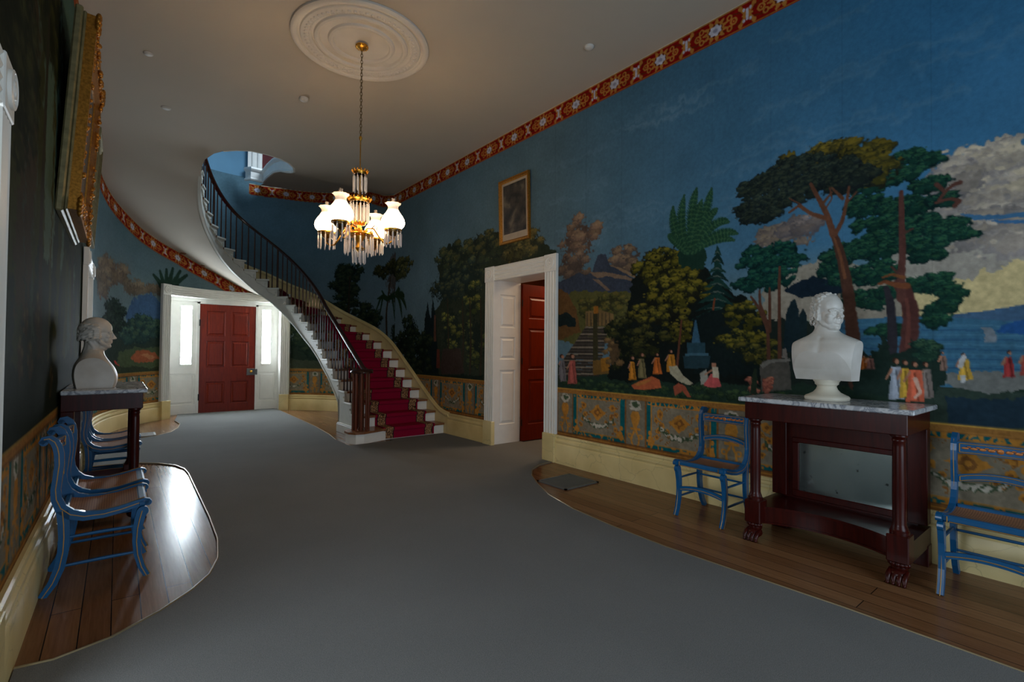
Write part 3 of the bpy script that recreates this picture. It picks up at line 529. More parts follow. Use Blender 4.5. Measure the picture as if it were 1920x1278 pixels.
['L',[170,120,96],[[0.405,1.409],[0.423,1.369]],0.018,0.014],
['D',[60,42,34],0.394,1.444,0.01,0.013],
['D',[170,120,96],0.389,1.44,0.007,0.012],
['P',[177,82,70],0.008,[[0.402,1.416],[0.391,1.419],[0.384,1.337],[0.389,1.294],[0.404,1.294]]],
['L',[108,50,43],[[0.392,1.403],[0.381,1.295]],0.012,0.01],
['P',[150,84,40],0.01,[[1.258,1.383],[1.227,1.384],[1.215,1.301],[1.271,1.299]]],
['L',[170,120,96],[[1.257,1.377],[1.275,1.351]],0.018,0.014],
['D',[60,42,34],1.246,1.399,0.008,0.008],
['D',[170,120,96],1.241,1.396,0.006,0.008],
['P',[177,99,47],0.008,[[1.253,1.381],[1.242,1.383],[1.234,1.331],[1.239,1.308],[1.255,1.308]]],
['L',[108,60,28],[[1.242,1.373],[1.234,1.308]],0.012,0.01],
['P',[120,84,76],0.01,[[1.218,1.384],[1.186,1.384],[1.175,1.302],[1.23,1.3]]],
['L',[170,120,96],[[1.216,1.378],[1.234,1.352]],0.018,0.014],
['D',[60,42,34],1.205,1.4,0.007,0.008],
['D',[170,120,96],1.2,1.397,0.005,0.007],
['P',[141,99,89],0.008,[[1.212,1.382],[1.202,1.384],[1.194,1.333],[1.199,1.309],[1.214,1.309]]],
['L',[86,60,54],[[1.202,1.374],[1.194,1.31]],0.012,0.01],
['P',[150,80,72],0.01,[[4.339,1.3],[4.246,1.302],[4.208,1.011],[4.372,1.002]]],
['L',[170,120,96],[[4.333,1.278],[4.384,1.187]],0.018,0.014],
['D',[60,42,34],4.302,1.356,0.044,0.03],
['D',[170,120,96],4.282,1.348,0.03,0.025],
['P',[177,94,84],0.008,[[4.323,1.293],[4.292,1.301],[4.265,1.118],[4.279,1.02],[4.326,1.018]]],
['L',[108,57,51],[[4.292,1.264],[4.239,1.023]],0.012,0.01],
['P',[104,100,104],0.01,[[4.513,1.298],[4.427,1.3],[4.392,1.034],[4.545,1.025]]],
['L',[170,120,96],[[4.508,1.278],[4.556,1.195]],0.018,0.014],
['D',[60,42,34],4.48,1.349,0.04,0.027],
['D',[170,120,96],4.461,1.341,0.029,0.024],
['P',[122,118,122],0.008,[[4.499,1.291],[4.47,1.299],[4.445,1.131],[4.458,1.043],[4.501,1.041]]],
['L',[74,72,74],[[4.47,1.265],[4.42,1.046]],0.012,0.01],
['P',[176,116,42],0.01,[[3.407,1.311],[3.351,1.312],[3.328,1.11],[3.429,1.104]]],
['L',[170,120,96],[[3.404,1.296],[3.436,1.233]],0.018,0.014],
['D',[60,42,34],3.386,1.35,0.026,0.02],
['D',[170,120,96],3.373,1.344,0.019,0.018],
['P',[207,136,49],0.008,[[3.398,1.306],[3.379,1.312],[3.363,1.184],[3.372,1.119],[3.4,1.118]]],
['L',[126,83,30],[[3.379,1.286],[3.347,1.12]],0.012,0.01],
['P',[112,104,72],0.01,[[3.285,1.346],[3.222,1.347],[3.197,1.139],[3.308,1.134]]],
['L',[170,120,96],[[3.281,1.33],[3.316,1.266]],0.018,0.014],
['D',[60,42,34],3.26,1.386,0.027,0.021],
['D',[170,120,96],3.247,1.38,0.019,0.018],
['P',[132,122,84],0.008,[[3.274,1.341],[3.253,1.347],[3.235,1.216],[3.245,1.148],[3.277,1.147]]],
['L',[80,74,51],[[3.253,1.32],[3.221,1.149]],0.012,0.01],
['P',[178,96,44],0.01,[[3.097,1.358],[3.035,1.359],[3.01,1.193],[3.121,1.188]]],
['L',[170,120,96],[[3.094,1.346],[3.129,1.294]],0.018,0.014],
['D',[60,42,34],3.073,1.391,0.021,0.016],
['D',[170,120,96],3.061,1.385,0.015,0.015],
['P',[210,113,51],0.008,[[3.087,1.354],[3.066,1.359],[3.048,1.254],[3.058,1.202],[3.09,1.2]]],
['L',[128,69,31],[[3.066,1.338],[3.041,1.202]],0.012,0.01],
['P',[176,118,44],0.01,[[2.935,1.392],[2.868,1.392],[2.842,1.221],[2.961,1.216]]],
['L',[170,120,96],[[2.931,1.379],[2.968,1.326]],0.018,0.014],
['D',[60,42,34],2.908,1.425,0.021,0.017],
['D',[170,120,96],2.896,1.419,0.014,0.015],
['P',[207,139,51],0.008,[[2.924,1.387],[2.901,1.392],[2.882,1.284],[2.893,1.23],[2.927,1.229]]],
['L',[126,84,31],[[2.901,1.37],[2.876,1.231]],0.012,0.01],
['P',[182,96,62],0.01,[[3.392,1.048],[3.28,1.101],[3.131,1.165],[3.039,1.125],[3.013,1.038],[3.211,1.014],[3.349,1.005]]],
['P',[176,112,60],0.01,[[3.364,1.062],[3.211,1.116],[3.104,1.144],[3.171,1.096],[3.307,1.042]]],
['P',[168,162,138],0.01,[[2.926,1.272],[2.84,1.286],[2.756,1.182],[2.651,1.114],[2.709,1.095],[2.827,1.136],[2.913,1.197]]],
['P',[150,150,140],0.01,[[2.584,1.211],[2.517,1.254],[2.495,1.133],[2.572,1.098]]],
['P',[188,88,88],0.012,[[2.55,1.1],[2.474,1.215],[2.4,1.199],[2.368,1.101],[2.431,1.077]]],
['P',[190,180,158],0.008,[[2.463,1.286],[2.4,1.278],[2.389,1.179],[2.453,1.176]]],
['L',[170,120,96],[[2.463,1.246],[2.528,1.203]],0.02,0.015],
['P',[170,120,96],0.005,[[2.463,1.317],[2.421,1.318],[2.421,1.278],[2.463,1.276]]],
['P',[160,84,62],0.012,[[2.876,1.069],[2.815,1.115],[2.732,1.078],[2.674,0.978],[2.72,0.974],[2.767,1.034],[2.851,0.974]]],
['F',[[120,70,60],[160,96,80],[180,120,96]],0.03,8,[2.072,1.068,0.042,0.043]],
['F',[[120,70,60],[160,96,80],[180,120,96]],0.03,8,[1.962,1.117,0.041,0.041]],
['F',[[120,70,60],[160,96,80],[180,120,96]],0.03,8,[1.935,1.165,0.04,0.041]],
['F',[[120,70,60],[160,96,80],[180,120,96]],0.03,8,[2.091,1.156,0.042,0.042]],
['P',[40,52,40],0.02,[[2.105,1.042],[2.072,1.28],[2.044,1.281],[2.044,1.046]]],
['P',[50,58,46],0.06,[[4.562,2.7],[4.828,2.882],[5.271,3.032],[5.51,3.075],[6.031,3.232],[6.608,3.011],[7.269,3.25],[7.622,2.882],[7.425,2.299],[7.866,1.947],[7.972,1.466],[8.372,1.064],[9.04,0.893],[9.03,0.566],[4.543,0.89]]],
['F',[[56,58,45],[84,82,53],[113,102,61]],0.12,30,[5.327,2.877,0.473,0.166]],
['F',[[45,53,48],[61,71,53],[95,92,58]],0.12,30,[6.309,3.008,0.643,0.235]],
['F',[[48,58,50],[71,82,56],[97,95,58]],0.11,26,[7.092,2.995,0.579,0.235]],
['F',[[43,56,53],[56,69,58],[82,87,61]],0.11,40,[6.916,2.526,0.991,0.355]],
['F',[[43,53,45],[76,87,48],[115,113,56]],0.09,20,[6.517,2.231,0.242,0.29]],
['F',[[43,53,45],[82,89,48],[123,121,58]],0.09,20,[7.099,1.735,0.373,0.449]],
['F',[[40,50,45],[69,79,48],[105,108,56]],0.09,20,[6.43,1.551,0.297,0.42]],
['L',[60,52,42],[[6.786,0.858],[6.752,1.553],[6.797,2.252]],0.06,0.03],
['L',[60,52,42],[[6.567,0.871],[6.535,1.551],[6.578,2.235]],0.06,0.03],
['L',[60,52,42],[[6.271,0.889],[6.24,1.549],[6.28,2.213]],0.06,0.03],
['L',[60,52,42],[[7.251,0.83],[7.215,1.557],[7.266,2.287]],0.06,0.03],
['P',[26,38,40],0.03,[[8.12,0.975],[8.064,1.955],[7.953,2.281],[7.827,1.946],[7.76,2.325],[7.637,1.938],[7.541,0.999]]],
['P',[66,54,48],0.03,[[7.47,1.095],[7.406,1.42],[6.862,1.449],[6.726,1.034],[7.432,1.004]]],
['P',[100,54,44],0.01,[[7.617,1.09],[7.606,1.419],[7.514,1.419],[7.489,1.095]]],
['P',[92,64,50],0.008,[[7.722,1.561],[7.715,2.036],[7.658,2.033],[7.628,1.56]]],
['P',[34,44,38],0.04,[[9.42,0.538],[9.406,0.92],[8.37,0.984],[6.202,1.024],[6.197,0.729],[9.417,0.462]]],
['L',[60,50,38],[[9.347,1.411],[9.444,2.123],[9.292,2.876]],0.09,0.05],
['F',[[48,56,40],[74,79,48],[100,97,56]],0.1,16,[9.153,3.097,0.581,0.129]],
['F',[[48,56,40],[74,79,48],[100,97,56]],0.1,16,[9.197,2.952,0.487,0.109]],
['B',[36,56,38],[52,70,42],[[9.38,2.491],[9.162,2.592],[9.14,2.644]],0.16],
['B',[36,56,38],[52,70,42],[[9.38,2.491],[9.042,2.582],[8.898,2.453]],0.16],
['B',[36,56,38],[52,70,42],[[9.38,2.491],[8.995,2.578],[8.799,2.195]],0.16],
['B',[36,56,38],[52,70,42],[[9.38,2.491],[9.09,2.586],[8.978,1.994]],0.16],
['F',[[24,36,30],[36,50,38],[52,62,42]],0.11,22,[8.939,1.465,0.466,0.274]],
['F',[[24,36,30],[36,50,38],[52,62,42]],0.11,22,[8.608,1.773,0.354,0.307]],
['F',[[24,36,30],[36,50,38],[52,62,42]],0.11,22,[8.174,1.466,0.411,0.336]],
['F',[[24,36,30],[36,50,38],[52,62,42]],0.11,22,[8.46,1.162,0.648,0.202]]]
MURAL_APSE=[
['F',[[90,84,80],[80,80,78],[96,88,80]],0.25,8,[0.0,2.924,0.14,0.525]],
['F',[[24,36,30],[36,50,38],[52,62,42]],0.13,22,[1.694,3.143,0.356,0.193]],
['F',[[24,36,30],[36,50,38],[52,62,42]],0.13,22,[1.8,2.847,0.381,0.218]],
['F',[[24,36,30],[36,50,38],[52,62,42]],0.13,22,[1.73,2.543,0.418,0.241]],
['F',[[24,36,30],[36,50,38],[52,62,42]],0.13,22,[1.913,2.246,0.465,0.194]],
['F',[[24,36,30],[36,50,38],[52,62,42]],0.13,22,[1.25,2.168,0.285,0.235]],
['F',[[24,36,30],[36,50,38],[52,62,42]],0.13,22,[0.876,1.982,0.349,0.277]],
['L',[50,44,36],[[1.662,1.581],[1.698,2.541],[1.675,3.022]],0.08,0.05],
['L',[60,50,38],[[0.326,1.465],[0.388,2.134],[0.23,2.901]],0.09,0.05],
['F',[[34,40,28],[54,58,34],[74,72,40]],0.1,16,[0.167,3.137,0.344,0.133]],
['F',[[34,40,28],[54,58,34],[74,72,40]],0.1,16,[0.583,3.072,0.25,0.137]],
['F',[[34,40,28],[54,58,34],[74,72,40]],0.1,16,[0.0,3.02,0.071,0.151]],
['L',[36,56,38],[[0.353,2.467],[0.59,2.54],[0.804,2.209]],0.12,0.04],
['L',[36,56,38],[[0.353,2.467],[0.548,2.537],[0.731,2.492]],0.12,0.04],
['L',[36,56,38],[[0.353,2.467],[0.463,2.531],[0.572,2.652]],0.12,0.04],
['L',[36,56,38],[[0.353,2.467],[0.196,2.511],[0.032,2.575]],0.12,0.04],
['L',[36,56,38],[[0.353,2.467],[0.078,2.502],[0.0,2.424]],0.12,0.04],
['L',[36,56,38],[[0.353,2.467],[0.005,2.496],[0.0,2.199]],0.12,0.04],
['L',[36,56,38],[[0.353,2.467],[0.527,2.535],[0.68,2.033]],0.12,0.04],
['L',[36,56,38],[[0.353,2.467],[0.137,2.507],[0.0,2.002]],0.12,0.04],
['P',[34,40,32],0.08,[[0.0,1.465],[0.0,1.866],[0.0,1.911],[0.0,0.7],[0.84,0.49],[1.056,1.58]]],
['F',[[24,36,30],[36,50,38],[52,62,42]],0.14,26,[0.0,1.565,0.0,0.301]],
['P',[34,44,36],0.1,[[3.22,2.067],[3.011,1.921],[2.487,1.824],[1.9,1.581],[1.887,0.929],[3.2,0.908]]],
['F',[[24,36,30],[36,50,38],[52,62,42]],0.15,20,[3.007,1.699,0.224,0.247]],
['F',[[24,36,30],[36,50,38],[52,62,42]],0.15,16,[2.616,1.455,0.268,0.246]],
['P',[60,66,52],0.05,[[3.205,1.179],[2.475,1.137],[1.89,1.098],[1.887,0.953],[3.201,0.932]]],
['F',[[96,86,78],[120,104,88],[128,112,92]],0.18,16,[7.486,2.689,0.535,0.139]],
['F',[[90,82,76],[110,98,84],[120,104,88]],0.18,18,[7.689,2.444,0.445,0.188]],
['F',[[96,88,78],[112,100,84],[120,106,88]],0.18,14,[6.49,2.5,0.514,0.079]],
['P',[64,92,124],0.08,[[6.852,2.03],[6.696,2.224],[6.458,2.424],[6.202,2.414],[5.854,2.211],[5.845,1.843],[6.842,1.794]]],
['L',[38,60,50],[[5.71,2.384],[5.943,2.673],[6.105,2.805]],0.17,0.06],
['L',[38,60,50],[[5.71,2.384],[5.867,2.683],[5.95,2.902]],0.17,0.06],
['L',[38,60,50],[[5.71,2.384],[5.792,2.693],[5.799,2.958]],0.17,0.06],
['L',[38,60,50],[[5.71,2.384],[5.718,2.704],[5.653,3.003]],0.17,0.06],
['L',[38,60,50],[[5.71,2.384],[5.633,2.715],[5.485,2.976]],0.17,0.06],
['L',[38,60,50],[[5.71,2.384],[5.562,2.725],[5.345,2.909]],0.17,0.06],
['P',[40,54,50],0.1,[[5.918,1.735],[5.859,2.368],[5.571,2.615],[5.397,2.692],[5.377,1.757]]],
['P',[44,56,50],0.1,[[8.119,1.006],[8.118,1.658],[7.671,1.843],[6.949,1.883],[6.436,1.794],[5.847,1.948],[5.82,0.897]]],
['F',[[26,36,36],[36,50,46],[44,60,50]],0.12,18,[7.299,2.096,0.248,0.089]],
['F',[[26,36,36],[36,50,46],[44,60,50]],0.12,18,[7.099,2.003,0.224,0.074]],
['F',[[26,36,36],[36,50,46],[44,60,50]],0.12,18,[7.413,1.857,0.264,0.141]],
['F',[[26,36,36],[36,50,46],[44,60,50]],0.12,18,[7.088,1.783,0.261,0.129]],
['F',[[36,54,56],[48,72,66],[66,88,70]],0.14,16,[6.324,1.859,0.428,0.1]],
['F',[[36,54,56],[48,72,66],[66,88,70]],0.14,16,[6.611,1.631,0.47,0.116]],
['F',[[36,54,56],[48,72,66],[66,88,70]],0.14,16,[6.113,1.728,0.241,0.123]],
['P',[70,82,58],0.06,[[7.066,1.324],[6.454,1.439],[5.833,1.402],[5.821,0.929],[7.181,0.989]]],
['P',[150,84,56],0.04,[[6.689,1.207],[6.51,1.36],[6.28,1.38],[6.009,1.298],[5.928,1.173],[6.443,1.123]]],
['P',[166,110,78],0.02,[[6.419,1.281],[6.222,1.299],[5.98,1.215],[6.164,1.187]]],
['P',[176,60,54],0.02,[[7.23,1.181],[7.172,1.179],[7.094,1.123],[6.984,1.101],[7.129,1.087]]],
['P',[52,60,46],0.05,[[8.047,1.027],[7.093,1.104],[5.823,1.002],[5.82,0.908],[8.043,0.986]]]]
# ---- wallpaper painter (wall coordinates in metres, colours go to vertices)
def upsample(a,shape):
    h,w=a.shape; y=np.linspace(0,h-1.001,shape[0]); x=np.linspace(0,w-1.001,shape[1]); y0=y.astype(int); x0=x.astype(int); fy=(y-y0)[:,None]; fx=(x-x0)[None,:]
    fy=fy*fy*(3-2*fy); fx=fx*fx*(3-2*fx)
    return a[y0][:,x0]*(1-fy)*(1-fx)+a[y0+1][:,x0]*fy*(1-fx)+a[y0][:,x0+1]*(1-fy)*fx+a[y0+1][:,x0+1]*fy*fx
class Canvas:
    def __init__(s,s0,s1,z0,z1,res):
        s.s0,s.s1,s.z0,s.z1,s.res=s0,s1,z0,z1,res; s.W=int((s1-s0)/res)+1; s.H=int((z1-z0)/res)+1
        s.c=np.zeros((s.H,s.W,3)); s.S=s0+np.arange(s.W)*res; s.Z=z0+np.arange(s.H)*res
        def nz(cell): return upsample(RNG.rand(int((z1-z0)/cell)+3,int((s1-s0)/cell)+3)*2-1,(s.H,s.W))
        s.n1=nz(.30)*.5+nz(.12)*.3+nz(.045)*.3; s.n2=nz(.25)*.5+nz(.1)*.3+nz(.05)*.3; s.nf=nz(.02)*.6+nz(.05)*.4; s.nl=nz(.8)*.6+nz(.3)*.4
    def win(s,a0,a1,b0,b1):
        i0=max(0,int((a0-s.s0)/s.res)); i1=min(s.W,int((a1-s.s0)/s.res)+2); j0=max(0,int((b0-s.z0)/s.res)); j1=min(s.H,int((b1-s.z0)/s.res)+2)
        return (slice(j0,j1),slice(i0,i1)) if i1>i0 and j1>j0 else None
    def put(s,w,mask,col,shade=.10):
        base=np.array(col,float)[None,None,:]*(1+shade*s.nf[w][...,None]+shade*.7*s.n1[w][...,None])
        m=mask[...,None]; s.c[w]=s.c[w]*(1-m)+base*m
    def poly(s,col,rag,pts):
        P=np.array(pts); w=s.win(P[:,0].min()-rag,P[:,0].max()+rag,P[:,1].min()-rag,P[:,1].max()+rag)
        if w is None: return
        X=s.S[w[1]][None,:]+rag*s.n1[w]+rag*.35*s.nf[w]; Y=s.Z[w[0]][:,None]+rag*s.n2[w]+rag*.35*s.nf[w]; ins=np.zeros(X.shape,bool)
        for (x1,y1),(x2,y2) in zip(pts,pts[1:]+pts[:1]):
            if y1==y2: continue
            c=((y1>Y)!=(y2>Y))&(X<(x2-x1)*(Y-y1)/(y2-y1)+x1); ins^=c
        s.put(w,ins.astype(float),col)
    def disc(s,cx,cz,rx,rz,col,rag=.25,shade=.1):
        w=s.win(cx-rx*1.5,cx+rx*1.5,cz-rz*1.5,cz+rz*1.5)
        if w is None: return
        d=np.hypot((s.S[w[1]][None,:]-cx)/rx,(s.Z[w[0]][:,None]-cz)/rz)+rag*s.nf[w]*1.1+rag*.6*s.n1[w]
        s.put(w,np.clip((1-d)*6,0,1),col,shade)
    def foliage(s,cols,lobe,n,e):
        cx,cz,rx,rz=e; pts=[]
        for i in range(n):
            q=RNG.rand()*2*PI; r=RNG.rand()**.5; pts.append((cx+rx*r*math.cos(q),cz+rz*r*math.sin(q)))
        s.disc(cx,cz,rx*.82,rz*.80,np.array(cols[0],float)*.92,.45)
        pts.sort(key=lambda q:-q[1]); d,m,l=[np.array(c,float) for c in cols]
        for x,z in pts[::-1] if False else pts:
            k=RNG.uniform(.7,1.25); L=lobe*k; up=(z-cz)/max(rz,.01); j=RNG.uniform(.9,1.1)
            s.disc(x,z,L,L*.62,d*j,.5); s.disc(x-L*.08,z+L*.14,L*.82,L*.45,m*j*(1+.08*up),.55); 
            if up>-.6: s.disc(x-L*.16,z+L*.26,L*.56,L*.24,l*j*(1+.1*up),.7)
            for _ in range(4): s.disc(x+RNG.uniform(-1,1)*L,z+RNG.uniform(-.6,.6)*L,L*.16,L*.10,(m,l,d)[RNG.randint(3)]*j,.6)
    def line(s,col,pts,w0,w1):
        P=np.array(pts); t=np.linspace(0,1,len(P)); ln_=float(np.hypot(np.diff(P[:,0]),np.diff(P[:,1])).sum()); m=int(min(160,max(14,ln_/max(.006,min(w0,w1)*.35)))); tt=np.linspace(0,1,m); xs=np.interp(tt,t,P[:,0]); zs=np.interp(tt,t,P[:,1])
        if len(P)>2:
            kw=max(3,(m//7)|1); k=np.ones(kw)/kw; h=kw//2; xs[h:m-h]=np.convolve(xs,k,'valid'); zs[h:m-h]=np.convolve(zs,k,'valid')
        for i in range(m):
            wd_=w0+(w1-w0)*tt[i]; r_=max(wd_/2,s.res*1.3); s.disc(xs[i],zs[i],r_,r_,col,.12)
    def frond(s,col,col2,pts,ln):
        P=np.array(pts); t=np.linspace(0,1,len(P)); m=26; tt=np.linspace(0,1,m); k=P.shape[0]
        if k==3: xs=(1-tt)**2*P[0,0]+2*tt*(1-tt)*P[1,0]+tt**2*P[2,0]; zs=(1-tt)**2*P[0,1]+2*tt*(1-tt)*P[1,1]+tt**2*P[2,1]
        else: xs=np.interp(tt,t,P[:,0]); zs=np.interp(tt,t,P[:,1])
        for i in range(1,m):
            dx,dz=xs[i]-xs[i-1],zs[i]-zs[i-1]; q=math.hypot(dx,dz)+1e-6; dx/=q; dz/=q; L=.58*ln*math.sin(PI*min(1,.15+tt[i]*.87))**.6
            for sg in (-1,1):
                ax,az=dx*.8-sg*dz*.6,dz*.8+sg*dx*.6
                for j in range(7): s.disc(xs[i]+ax*L*j/6,zs[i]+az*L*j/6,s.res*(2.9-.28*j),s.res*(2.9-.28*j),col if (i*2+j)%4 else col2,.1)
            s.disc(xs[i],zs[i],s.res*1.2,s.res*1.6,col2,.1)
    def run(s,spec):
        for o in spec:
            if o[0]=='P': s.poly(tuple(o[1]),o[2],[tuple(q) for q in o[3]])
            elif o[0]=='F': s.foliage(o[1],o[2],o[3],o[4])
            elif o[0]=='D': s.disc(o[2],o[3],o[4],o[5],tuple(o[1]),.08)
            elif o[0]=='B': s.frond(tuple(o[1]),tuple(o[2]),o[3],o[4])
            else: s.line(tuple(o[1]),o[2],o[3],o[4])
    # decorative bands ---------------------------------------------------
    def frieze(s,ztop,h=.24,a0=None,a1=None,phase=2.43,mirror=1,steep=None):
        """red border with white rosettes; ztop: function of s giving its upper edge"""
        a0=s.s0 if a0 is None else a0; a1=s.s1 if a1 is None else a1
        i0=max(0,int((a0-s.s0)/s.res)); i1=min(s.W,int((a1-s.s0)/s.res)+1); S=s.S[i0:i1]; zt=np.array([ztop(q) for q in S]); sl=np.gradient(zt,S) if len(S)>1 else 0*S
        k=np.sqrt(1+sl**2); arc=np.concatenate([[0],np.cumsum((k[1:]+k[:-1])/2*np.diff(S))])+S[0]
        Z=s.Z[:,None]; v=h-(zt[None,:]-Z)/k[None,:]  # 0 bottom .. h top
        t=((arc-phase)/.61)[None,:]+0*Z; fr=(t+.5)%1-.5; x=fr*.61+ (v-h/2)*sl[None,:]*0; y=v-h/2+0*x
        ins=(v>=0)&(v<=h)
        c=np.zeros(v.shape+(3,)); red=np.array((134,20,16.)); gold=np.array((180,122,56.)); wht=np.array((196,196,210.)); brn=np.array((96,40,20.))
        c[:]=red
        r=np.hypot(x/1.25,y); an=np.arctan2(y,x/1.25)
        def P(m,col): c[m]=col
        P(np.abs(np.abs(y)-.012-.05*np.abs(np.sin(fr*2*PI)))<.006,brn)
        P(r<.088*(1+.22*np.cos(11*an)),gold); P(r<.058*(1+.1*np.cos(9*an)),brn); P(r<.050*(1+.12*np.cos(7*an)),wht); P((r<.018),np.array((150,150,170.)))
        x2=((t)%1-.5)*.61; ax=np.abs(x2); ay=np.abs(y)
        P((np.abs(ax-.012-ay*.62)<.017)&(ay<.085),gold); P(np.hypot(ax-.062,ay-.078)<.022,gold); P(np.hypot(ax-.03,ay-.05)<.014,wht); P((ax<.05)&(ay<.012),gold); P((ax<.012)&(ay<.055),wht)
        P(np.abs(np.hypot(ax-.125,y)-.028)<.009,gold); P(np.hypot(ax-.125,y)<.01,gold); P(np.abs(np.hypot(ax-.165,ay-.05)-.022)<.007,gold)
        P((ay>h/2-.022)&(ay<h/2-.006),gold*.85); P(v>h-.006,np.array((222,212,190.)))
        sub=s.c[:,i0:i1]; c*= (1+.1*s.nf[:,i0:i1,None]); sub[ins]=c[ins]
    def dado(s,a0,a1,c0,pitch=1.07,dirn=1,bright=1.0):
        """painted dado: pilasters at c0+k*pitch (width .26) and panels between"""
        i0=max(0,int((a0-s.s0)/s.res)); i1=min(s.W,int((a1-s.s0)/s.res)+1); j1=int((.954-s.z0)/s.res)+1
        S=s.S[None,i0:i1]; Z=s.Z[:j1,None]; q=((S-c0)/pitch+.5)%1-.5; x=q*pitch+0*Z; z=Z+0*x; c=np.zeros(x.shape+(3,)); nf=s.nf[:j1,i0:i1]; n1=s.n1[:j1,i0:i1]
        och=np.array((164,114,58.)); och2=np.array((134,90,48.)); gr=np.array((140,130,110.)); teal=np.array((22,98,104.)); gold=np.array((190,130,56.)); dk=np.array((92,62,40.)); wh=np.array((188,180,164.)); gn=np.array((74,90,66.))
        c[:]=gr
        def P(m,col): c[m]=col
        ax=np.abs(x)
        # pilaster
        pil=ax<.135; P(pil,gr*.92); P(pil&(np.hypot(x/1.3,z-.83)<.055+.02*nf),wh); P(pil&(np.hypot(x/1.3,z-.84)<.03+.03*nf),gn)
        P(pil&(np.abs(ax-.03-.02*np.sin((z-.4)*26))<.012+.006*nf)&(z<.77),gold); P(pil&(ax<.05-.25*np.abs(z-.70))&(z>.6)&(z<.77),gold); P(pil&(np.abs(z-.58)<.012)&(ax<.07),gold); P(pil&(np.hypot(ax-.07,z-.5)<.03)&(np.hypot(ax-.07,z-.5)>.015),gold)
        P((np.abs(ax-.135)<.010),och2)
        # panel frame
        pan=ax>.145; xp=(pitch/2-ax)   # distance from panel centre
        P(pan&(ax<.205),teal); P(pan&(z>.855),teal); P(pan&(z<.445),teal)
        lf=np.abs(.02*np.sin(x*60)+.5*(z-.875))<.010+.006*nf; P(pan&(z>.855)&lf&(ax>.16),gold); P(pan&(z>.855)&(nf>.25)&(ax>.2),gold); P(pan&(z<.445)&(nf>.15),gold*.9)
        P(pan&(np.hypot(ax-.2,z-.47)<.05+.03*nf),gold); P(pan&(np.hypot(ax-.19,z-.56)<.025),gold)
        P(pan&(np.abs(ax-.205)<.005),gold); P(pan&(np.abs(z-.852)<.006)&(ax>.2),gold); P(pan&(np.abs(z-.448)<.006)&(ax>.2),gold)
        # panel ornaments
        fld=(ax>.215)&(z>.46)&(z<.845); P(fld&(np.abs(xp)*.8+np.abs(z-.70)<.095+.018*nf),gold); P(fld&(np.abs(xp)*.8+np.abs(z-.70)<.05+.03*nf),och2); P(fld&(np.hypot(xp,z-.70)<.02),gold)
        for xx,zz,rr in ((.22,.77,.045),(.27,.70,.03),(.20,.66,.035),(.13,.60,.028),(.24,.60,.028),(.26,.53,.03)): P(fld&(np.hypot(np.abs(xp)-xx,z-zz)<rr*(1+.5*nf)),gold); P(fld&(np.hypot(np.abs(xp)-xx,z-zz)<rr*.4),och2)
        P(fld&(np.abs(z-(.545+1.6*xp**2))<.026+.03*nf)&(np.abs(xp)<.24),gn); P(fld&(np.abs(z-(.548+1.6*xp**2)+.01*np.sin(xp*90))<.016+.02*nf)&(np.abs(xp)<.22)&(nf>-.1),wh)
        P(fld&(np.abs(nf-.55)<.12)&(np.abs(xp)>.1),och2)
        # rails
        P(z>.885,och); P((z>.885)&(z<.895),dk); P((z>.905)&(z<.94)&(nf>.1),och*.86); P(z>.944,np.array((196,152,70.))); P(z<.40,och2); P((z>.395)&(z<.403),dk); P((z>.372)&(z<.378),gold)
        c*=(1+.12*nf[...,None]+.08*n1[...,None])*bright; s.c[:j1,i0:i1]=c
    def sample(s,S,Z):
        i=np.clip((np.asarray(S)-s.s0)/s.res,0,s.W-1.001); j=np.clip((np.asarray(Z)-s.z0)/s.res,0,s.H-1.001)
        i0=i.astype(int); j0=j.astype(int); fi=(i-i0)[None,:,None]; fj=(j-j0)[:,None,None]; C=s.c
        return (C[j0][:,i0]*(1-fj)*(1-fi)+C[j0+1][:,i0]*fj*(1-fi)+C[j0][:,i0+1]*(1-fj)*fi+C[j0+1][:,i0+1]*fj*fi)
def wallgrid(name,S,Z,posfn,canvas,hole=None,gain=1.0):
    ns,nz=len(S),len(Z); pos=np.zeros((nz,ns,3)); 
    for i,q in enumerate(S): x,y=posfn(q); pos[:,i,0]=x; pos[:,i,1]=y
    pos[:,:,2]=np.asarray(Z)[:,None]; col=lin(np.clip(canvas.sample(S,Z),0,255))*gain
    idx=np.arange(nz*ns).reshape(nz,ns); q=np.stack([idx[:-1,:-1],idx[:-1,1:],idx[1:,1:],idx[1:,:-1]],-1).reshape(-1,4)
    if hole is not None:
        cs=(np.asarray(S)[1:]+np.asarray(S)[:-1])/2; cz=(np.asarray(Z)[1:]+np.asarray(Z)[:-1])/2
        keep=np.ones((nz-1,ns-1),bool)
        for (a0,a1,b0,b1) in hole: keep&=~((cs[None,:]>a0)&(cs[None,:]<a1)&(cz[:,None]>b0)&(cz[:,None]<b1))
        q=q[keep.reshape(-1)]
    me=bpy.data.meshes.new(name); me.vertices.add(nz*ns); me.vertices.foreach_set('co',pos.reshape(-1)); me.loops.add(q.size); me.loops.foreach_set('vertex_index',q.reshape(-1)); me.polygons.add(len(q)); me.polygons.foreach_set('loop_start',np.arange(0,q.size,4)); 
    try: me.polygons.foreach_set('loop_total',np.full(len(q),4))
    except Exception: pass
    a=me.color_attributes.new('Col','FLOAT_COLOR','POINT'); rgba=np.ones((nz,ns,4)); rgba[...,:3]=col; a.data.foreach_set('color',rgba.reshape(-1).astype(np.float32))
    me.materials.append(M['wallpaper']); me.update(calc_edges=True); me.validate(); me.polygons.foreach_set('use_smooth',[True]*len(me.polygons))
    o=bpy.data.objects.new(name,me); COL.objects.link(o); return struct(o)
